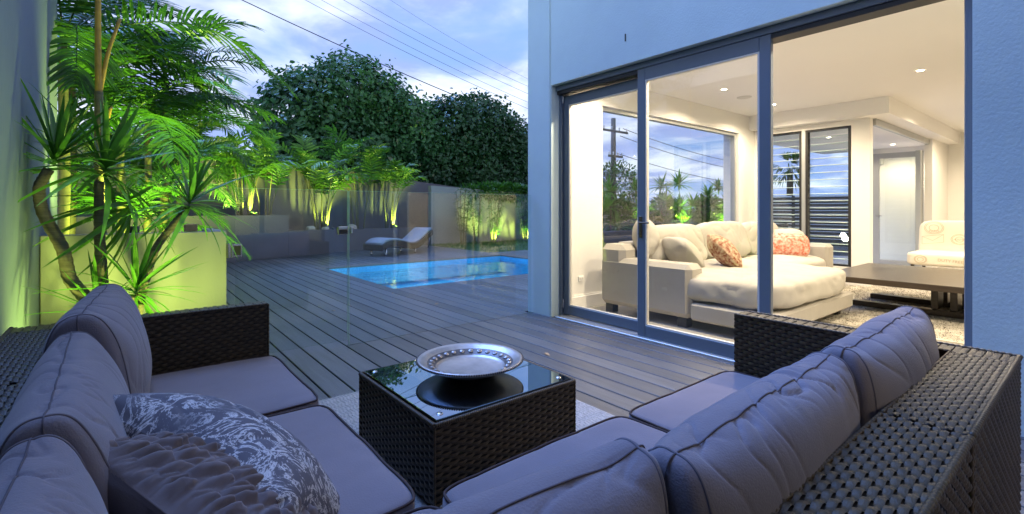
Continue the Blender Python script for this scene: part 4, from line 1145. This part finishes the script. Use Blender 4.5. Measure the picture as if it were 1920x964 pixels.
uplight('garden uplight at the foot of the palm behind the lounger', atl(5.15, .28, .52), atl(5.1, .7, 1.8), 170)
uplight('garden uplight on the ground between sofa arm and lit planter', (.22, 3.40, .0), (.12, 4.0, 1.5), 44, 125)
uplight('garden uplight on the ground between the side wall and the dracaena', (-.22, 3.30, .0), (-.12, 3.8, 1.6), 40, 115)
uplight('garden uplight on the soil of the lit planter', (.05, 4.55, .97), (.1, 5.6, 2.4), 95, 140)
uplight('garden uplight in the palm bed behind the lit planter', (.25, 6.0, -.06), (.1, 7.2, 2.2), 560, 130)
uplight('garden uplight at the far end of the palm bed', (.95, 9.6, -.06), (.85, 10.6, 2.0), 380, 120)

# ------------------------------------------------------------------ dracaena in front of the planter
def strap_mesh(L, w, droop, seed):
    m = MB(); blade(m, Vector((0, 0, 0)), Vector((1, 0, 0)), Vector((0, 0, 1)), L, w, droop, 6); return m.mesh('leaf', 'dracaena_leaf', True)
ST = [strap_mesh(.46, .014, .10, 1), strap_mesh(.44, .013, .25, 2), strap_mesh(.48, .014, .45, 3), strap_mesh(.38, .015, .02, 4)]
dr = thing('dracaena', 'many-headed dracaena with a snaking stem in front of the lit planter', 'plant', (-.05, 3.65, 0))
def rosette(p, n, sc, ax=(0, 0, 1), emin=-25, emax=85, seed=0):
    r = random.Random(seed); base = Vector(p)-dr.location; q = Vector((0, 0, 1)).rotation_difference(Vector(ax).normalized()).to_matrix().to_4x4()
    for i in range(n):
        az = i*137.5+r.uniform(-15, 15); el = emax+(emin-emax)*((i+.5)/n)**.8+r.uniform(-8, 8)
        k = 3 if el > 55 else (0 if el > 30 else (1 if el > 5 else 2))
        M_ = Matrix.Translation(base+Vector((0, 0, .06*(1-i/n))) ) @ q @ rotz(az) @ roty(-el)
        o = bpy.data.objects.new('leaf', ST[k]); C.objects.link(o); o.parent = dr
        f = sc*r.uniform(.8, 1.15); o.matrix_local = M_ @ Matrix.Diagonal((f, f, f, 1))
stem(dr, [(-.06, 3.68, .0), (-.10, 3.68, .45), (-.17, 3.68, .68), (-.25, 3.70, .80), (-.27, 3.70, .97), (-.36, 3.70, 1.18), (-.375, 3.70, 1.32), (-.33, 3.70, 1.42)], .038, .024, 'dracaena_bark', 60)
stem(dr, [(-.02, 3.75, .0), (-.10, 3.76, .6), (-.12, 3.74, 1.05), (-.12, 3.72, 1.36)], .034, .022, 'dracaena_bark', 50)
stem(dr, [(.03, 3.70, .0), (.06, 3.72, .6), (.14, 3.72, .95), (.25, 3.70, 1.12), (.31, 3.70, 1.20)], .026, .018, 'dracaena_bark', 40)
stem(dr, [(.0, 3.55, .0), (.0, 3.56, .45), (.03, 3.58, .70)], .026, .020, 'dracaena_bark', 24)
stem(dr, [(-.12, 3.55, .0), (-.14, 3.56, .4), (-.15, 3.58, .68)], .024, .018, 'dracaena_bark', 24)
rosette((-.31, 3.70, 1.44), 40, 1.05, (.30, 0, 1), 2, 88, 1)
rosette((-.10, 3.74, 1.40), 46, 1.10, (.40, 0, 1), -15, 85, 2)
rosette((.32, 3.70, 1.20), 42, .88, (.35, -.1, 1), -20, 88, 3)
rosette((.05, 3.58, .68), 38, .92, (.2, 0, 1), -25, 88, 4)
rosette((-.13, 3.60, .58), 26, .80, (.05, 0, 1), -20, 88, 5)
rosette((.02, 3.82, 1.20), 28, .95, (.75, .1, .6), -45, 35, 6)

# ------------------------------------------------------------------ bamboo and shrubs by the lawn
def bamboo(label, x, y, h, n, seed, sp=.22):
    r = random.Random(seed); t = thing('bamboo', label, 'bamboo', (x, y, -.02), group='bamboo by the garden wall')
    m = MB()
    for i in range(n):
        a = r.uniform(0, 2*PI); q = r.uniform(.02, .10); b = Vector((x+q*math.cos(a), y+q*math.sin(a), -.02))
        p = b+Vector((sp*r.uniform(.2, 1)*math.cos(a), sp*r.uniform(.2, 1)*math.sin(a), h*r.uniform(.75, 1)))
        stem(t, [b, b.lerp(p, .5), p], .014, .006, 'cane', 20)
        for k in range(26):
            c = b.lerp(p, r.uniform(.25, 1.0))
            for w in range(4):
                az = r.uniform(0, 2*PI); d = Vector((math.cos(az), math.sin(az), r.uniform(-.2, .6)))
                blade(m, c, d, Vector((0, 0, 1)), r.uniform(.14, .26), .011, r.uniform(.2, .6), 2)
    m.build('leaves', 'shrub_leaf', t)
bamboo('dark slender bamboo at the near edge of the lawn', 9.0, 13.9, 2.0, 6, 1)
bamboo('bamboo clump beside the uplit one on the lawn edge', 9.5, 13.8, 1.9, 5, 2)
bamboo('brightest uplit bamboo in front of the pale garden wall', 10.15, 13.7, 1.75, 7, 3, .35)
bamboo('bamboo next to the house corner', 11.6, 13.6, 1.7, 7, 4, .4)
uplight('garden uplight on the lawn before the bamboo', (10.1, 13.35, -.02), (10.2, 14.2, 1.3), 150)
uplight('garden uplight on the lawn near the house corner', (11.5, 13.2, -.02), (11.6, 14.2, 1.2), 120)
def hedge_mass(name, label, cat, c, hx, hy, hz, n, ll, lw, m_, seed, group=None):
    r = random.Random(seed); m = MB()
    for i in range(n):
        v = Vector((r.gauss(0, 1), r.gauss(0, 1), r.gauss(0, 1))).normalized()*r.uniform(.55, 1.05)
        p = Vector((c[0]+v.x*hx, c[1]+v.y*hy, c[2]+v.z*hz)); d = (v+Vector((r.uniform(-.8, .8), r.uniform(-.8, .8), r.uniform(-.3, .7))))
        blade(m, p, d, Vector((0, 0, 1)), ll*r.uniform(.6, 1.2), lw, r.uniform(.1, .5), 2)
    return tag(m.build(name, m_), label, cat, group)
hedge_mass('shrub', 'row of leafy green shrub spilling over the pale garden wall', 'shrub', (11.3, 14.55, 1.85), 2.0, .35, .30, 2600, .20, .035, 'shrub_leaf', 91)
hedge_mass('shrub', 'bushy uplit shrub at the house corner', 'shrub', (12.2, 13.7, .95), .55, .4, .75, 1800, .16, .035, 'shrub_leaf', 92)

# ------------------------------------------------------------------ background trees
def disc_leaf(m, p, nrm, s, r):
    nrm = nrm.normalized(); a = nrm.orthogonal().normalized(); b = nrm.cross(a); th = r.uniform(0, 2*PI)
    u = a*math.cos(th)+b*math.sin(th); v = nrm.cross(u)
    k = len(m.v)
    m.v += [tuple(p-u*s), tuple(p-u*s*.35+v*s*.62+nrm*s*.16), tuple(p+u*s*.55+v*s*.42+nrm*s*.1), tuple(p+u*s*1.1-nrm*s*.1), tuple(p+u*s*.55-v*s*.42+nrm*s*.1), tuple(p-u*s*.35-v*s*.62+nrm*s*.16)]
    m.f += [(k, k+3, k+2, k+1), (k, k+5, k+4, k+3)]
def broad_tree(label, base, lobes, nleaf, ls, seed, limbs):
    r = random.Random(seed); t = thing('broadleaf_tree', label, 'tree', base, group='dense round-leaved trees behind the garden wall')
    b = Vector(base)
    for li in limbs:
        pts = [Vector(p) for p in li]; stem(t, pts, .16 if pts[0].z < .5 else .09, .03, 'bark')
    m = MB(); m2 = MB()
    vol = [l[3]*l[5] for l in lobes]; tot = sum(vol)
    for l, v in zip(lobes, vol):
        c = Vector(l[:3]); h = l[3:6]
        # sprays: clusters of leaves on short twigs through the outer shell
        ncl = int(nleaf*v/tot/14)
        for i in range(ncl):
            d = Vector((r.gauss(0, 1), r.gauss(0, 1), r.gauss(0, 1))).normalized()
            rad = r.uniform(.62, 1.0)**.6
            q = 1+.16*noise.noise(d*2.3+c)+.10*noise.noise(d*6+c)
            p = c+Vector((d.x*h[0], d.y*h[1], d.z*h[2]))*rad*q
            if p.z < l[2]-h[2]*.85: continue
            for k in range(14):
                o = Vector((r.gauss(0, 1), r.gauss(0, 1), r.gauss(0, 1)))*.19
                nn = d*.8+Vector((r.uniform(-1, 1), r.uniform(-1, 1), r.uniform(-.3, 1)))
                disc_leaf(m2 if r.random() < .012 else m, p+o, nn, ls*r.uniform(.6, 1.25), r)
    m.build('crown', 'tree_leaf', t); m2.build('blossoms', 'tree_leaf_pale', t)
    return t
broad_tree('large dense round-leaved tree behind the wall, under the overhead cable', (6.9, 19, -.1),
    [(5.3, 19, 4.3, 1.7, 1.9, 2.1), (7.0, 19.3, 5.3, 2.1, 2.0, 2.0), (8.7, 19, 4.4, 1.9, 1.9, 2.0), (6.8, 18.6, 3.2, 3.0, 1.7, 1.4), (9.9, 19, 4.2, 1.2, 1.5, 1.5), (5.0, 18.8, 2.6, 1.5, 1.6, 1.2)], 44000, .098, 101,
    [[(6.9, 19, -.1), (6.9, 19, 1.5), (6.85, 19, 2.6), (7.1, 19, 4.5)], [(6.88, 19, 1.9), (6.2, 18.9, 3.2), (5.3, 19, 4.6)], [(6.88, 19, 1.7), (7.8, 19, 3.0), (8.7, 19, 4.6)], [(6.85, 18.9, 2.4), (7.0, 18.3, 3.4), (6.9, 18, 4.4)]])
broad_tree('lower dense round-leaved tree meeting the house corner', (12.6, 19.2, -.1),
    [(11.6, 19, 4.3, 1.8, 1.8, 1.9), (13.2, 19.3, 4.9, 1.9, 1.9, 1.75), (14.9, 19.2, 4.1, 1.7, 1.8, 1.8), (13, 18.7, 2.8, 2.9, 1.6, 1.5), (16.3, 19.4, 3.4, 1.3, 1.5, 1.6), (10.4, 18.8, 2.6, 1.6, 1.5, 1.3)], 44000, .098, 102,
    [[(12.6, 19.2, -.1), (12.6, 19.2, 1.6), (12.7, 19.2, 3.0), (13.0, 19.2, 4.4)], [(12.6, 19.2, 1.4), (11.6, 19, 3.0), (11.2, 19, 4.2)], [(12.65, 19.2, 1.6), (13.9, 19.2, 3.0), (14.9, 19.2, 4.0)]])

# ------------------------------------------------------------------ power pole and wires
pp = thing('power_pole', 'timber power pole with crossarm seen through the picture window', 'power pole', (24.45, 20, -.1))
MB().tube([(24.45, 20, -.1), (24.45, 20, 7.0)], [.20, .15], 12).build('pole', 'timber_pole', pp, True)
for z, w in ((6.15, 1.25), (4.55, .7)):
    MB().box((24.45-w, 19.78, z-.07), (24.45+w, 19.86, z+.07), .01).build('crossarm', 'timber_pole', pp)
    for k in range(4):
        x = 24.45-w*.9+w*1.8*k/3; m = MB(); m.lathe([(0, .22), (.04, .20), (.05, .12), (.03, .08), (.045, .04), (.02, 0)], (x, 19.82, z+.07), 10); m.build('insulator', 'white_plastic', pp, True)
def wire(label, a, b, sag, r):
    a, b = Vector(a), Vector(b); pts = [a.lerp(b, i/20)+Vector((0, 0, -4*sag*(i/20)*(1-i/20))) for i in range(21)]
    return tag(MB().tube(pts, r, 5).build('overhead_wire', 'wire', None, True), label, 'wire', 'overhead wires')
wz = [((5.58, 30, 12.87), (20.43, 24, 7.0), .035, 'thick dark cable, lowest of the overhead lines, crossing above the trees'), ((8.89, 30, 13.77), (20.43, 24, 8.06), .016, 'thin overhead wire just above the thick cable'),
      ((9.84, 30, 14.02), (20.43, 24, 8.48), .014, 'second thin overhead wire above the thick cable'), ((11.16, 30, 14.39), (20.43, 24, 9.04), .014, 'third thin overhead wire above the thick cable'),
      ((12.21, 30, 14.67), (20.43, 24, 9.53), .013, 'fourth thin overhead wire above the thick cable'), ((14.25, 30, 15.22), (20.43, 24, 10.02), .010, 'faintest topmost overhead wire in the sky')]
for a, b, r, lb in wz:
    a, b = Vector(a), Vector(b); d = b-a
    wire(lb, a-d*.35, b+d*.25, .45, r*.78)
for k, (z0, z1, lb) in enumerate(((6.4, 5.6, 'upper wire leaving the pole crossarm, seen through the window'), (5.9, 4.9, 'middle wire leaving the pole, seen through the window'), (4.75, 3.6, 'low sagging wire from the pole, seen through the window'))):
    wire(lb, (25.2-.3*k, 19.82, z0), (52, 22, z1), .5, .022)

# ------------------------------------------------------------------ garden seen through the living-room windows
bed = thing('street_planter', 'dark low planter wall beyond the picture window', 'planter', (14, 8.4, 0))
MB().box((9.2, 8.0, -.1), (20.5, 8.15, .62), .01).build('front_wall', 'slat_dark', bed)
MB().box((9.2, 8.152, -.1), (20.5, 9.2, .52)).build('soil', 'earth', bed)
names = ['spiky plant nearest the pole in the bed beyond the window', 'second spiky plant from the pole in the bed beyond the window', 'third spiky plant from the pole in the bed beyond the window', 'fourth spiky plant from the pole in the bed beyond the window', 'fifth spiky plant from the pole in the bed beyond the window', 'sixth spiky plant from the pole in the bed beyond the window', 'spiky plant at the far end of the bed beyond the window']
for i, x in enumerate((10.4, 11.6, 12.8, 13.9, 15.1, 16.4, 17.6)):
    r = random.Random(200+i); t = thing('spiky_plant', names[i], 'plant', (x, 8.6, .5), group='spiky plants beyond the picture window'); m = MB()
    for tier, (zc, nn) in enumerate(((.15, 60), (.55+r.uniform(0, .2), 70), (.95+r.uniform(-.1, .3), 50))):
        cx, cy = x+r.uniform(-.25, .25), 8.6+r.uniform(-.2, .2)
        for k in range(nn):
            a = r.uniform(0, 2*PI); e = r.uniform(-.3, 1.4); d = Vector((math.cos(a)*math.cos(e), math.sin(a)*math.cos(e), math.sin(e)))
            blade(m, Vector((cx, cy, .5+zc*1.25)), d, Vector((0, 0, 1)), r.uniform(.35, .7), .03, r.uniform(.05, .4), 3)
    m.build('leaves', 'dracaena_leaf', t)
    MB().tube([(x, 8.6, .5), (x, 8.6, 1.3)], .03, 6).build('stem', 'dracaena_bark', t)
uplight('garden uplight in the bed beyond the window, nearer the pole', (11.5, 8.22, .6), (11.5, 8.8, 1.6), 130, 130)
uplight('garden uplight in the bed beyond the window, below the middle spiky plants', (13.6, 8.22, .6), (13.6, 8.8, 1.6), 130, 130)
uplight('garden uplight at the far end of the bed beyond the window', (16.0, 8.22, .6), (16.0, 8.8, 1.6), 130, 130)
hedge_mass('shrub', 'grey-green bushy tree top beside the power pole, through the window', 'shrub', (21.5, 17.2, 2.3), 1.7, 1.2, 1.5, 2600, .22, .05, 'tree_leaf', 95)
hedge_mass('shrub', 'bright leafy shrub in the bed beyond the window, nearest the pole', 'shrub', (11.0, 8.75, .95), .6, .35, .55, 700, .26, .05, 'shrub_leaf', 96)
hedge_mass('shrub', 'bright leafy shrub in the middle of the bed beyond the window', 'shrub', (13.2, 8.75, .95), .8, .35, .6, 900, .26, .05, 'shrub_leaf', 97)
hedge_mass('shrub', 'bright leafy shrub at the far end of the bed beyond the window', 'shrub', (15.8, 8.75, 1.0), .9, .35, .65, 900, .26, .05, 'shrub_leaf', 98)
sf = thing('slat_fence', 'dark horizontal slat fence beyond the glass louvres', 'fence', (17, 4, 0))
slm = MB().box((-.02, -4.8, -.045), (.02, 4.8, .045), .004).mesh('slat', 'slat_dark')
for k in range(14): inst('slat', slm, sf, (0, 1.0, .1+.11*k))
for y in (-3.5, -.5, 2.5, 5.5): MB().box((17.03, 4+y-.04, -.1), (17.09, 4+y+.04, 1.62)).build('post', 'slat_dark', sf)
fp = thing('fan_palm', 'dark fan palm silhouette beyond the louvre windows', 'palm tree', (31, 12.0, -.1))
stem(fp, [(31, 12, -.1), (31, 12, 1.6), (31, 12, 3.4)], .22, .16, 'bark')
m = MB(); r = random.Random(5)
for k in range(46):
    az = r.uniform(0, 2*PI); e = r.uniform(-.9, 1.3); d = Vector((math.cos(az)*math.cos(e), math.sin(az)*math.cos(e), math.sin(e))); p = Vector((31, 12, 3.5))+d*.7
    for w in range(9):
        q = d+Vector((r.uniform(-.6, .6), r.uniform(-.6, .6), r.uniform(-.6, .6))); blade(m, p, q, Vector((0, 0, 1)), r.uniform(.5, .8), .035, .3, 2)
m.build('fronds', 'palm_leaf', fp)
m = MB(); m.box((22, 3, -.1), (22.3, 11, 1.75))
tag(m.build('neighbour_wall', 'render_white'), 'pale neighbouring wall beyond the slat fence', 'wall')

# fallen leaves on the boards
lm = MB(); blade(lm, Vector((-.03, 0, 0)), Vector((1, 0, .05)), Vector((0, 0, 1)), .075, .014, .1, 3); lm = lm.mesh('fallen_leaf', 'brick')
for x, y, a, lb in ((2.95, 6.35, 40, 'fallen leaf on the deck at the pool corner'), (1.9, 5.7, 110, 'fallen leaf on the deck between gate and pool'), (3.05, 5.3, 200, 'fallen leaf on the deck between pool and house corner'),
                    (2.1, 3.4, 15, 'fallen leaf on the deck behind the coffee table'), (2.7, 2.9, 260, 'fallen leaf on the deck in front of the sliding door')):
    o = bpy.data.objects.new('fallen_leaf', lm); C.objects.link(o); o.location = (x, y, .006); o.rotation_euler = (.1, 0, RAD(a)); tag(o, lb, 'leaf', 'fallen leaves on the deck')
bpy.context.view_layer.update()
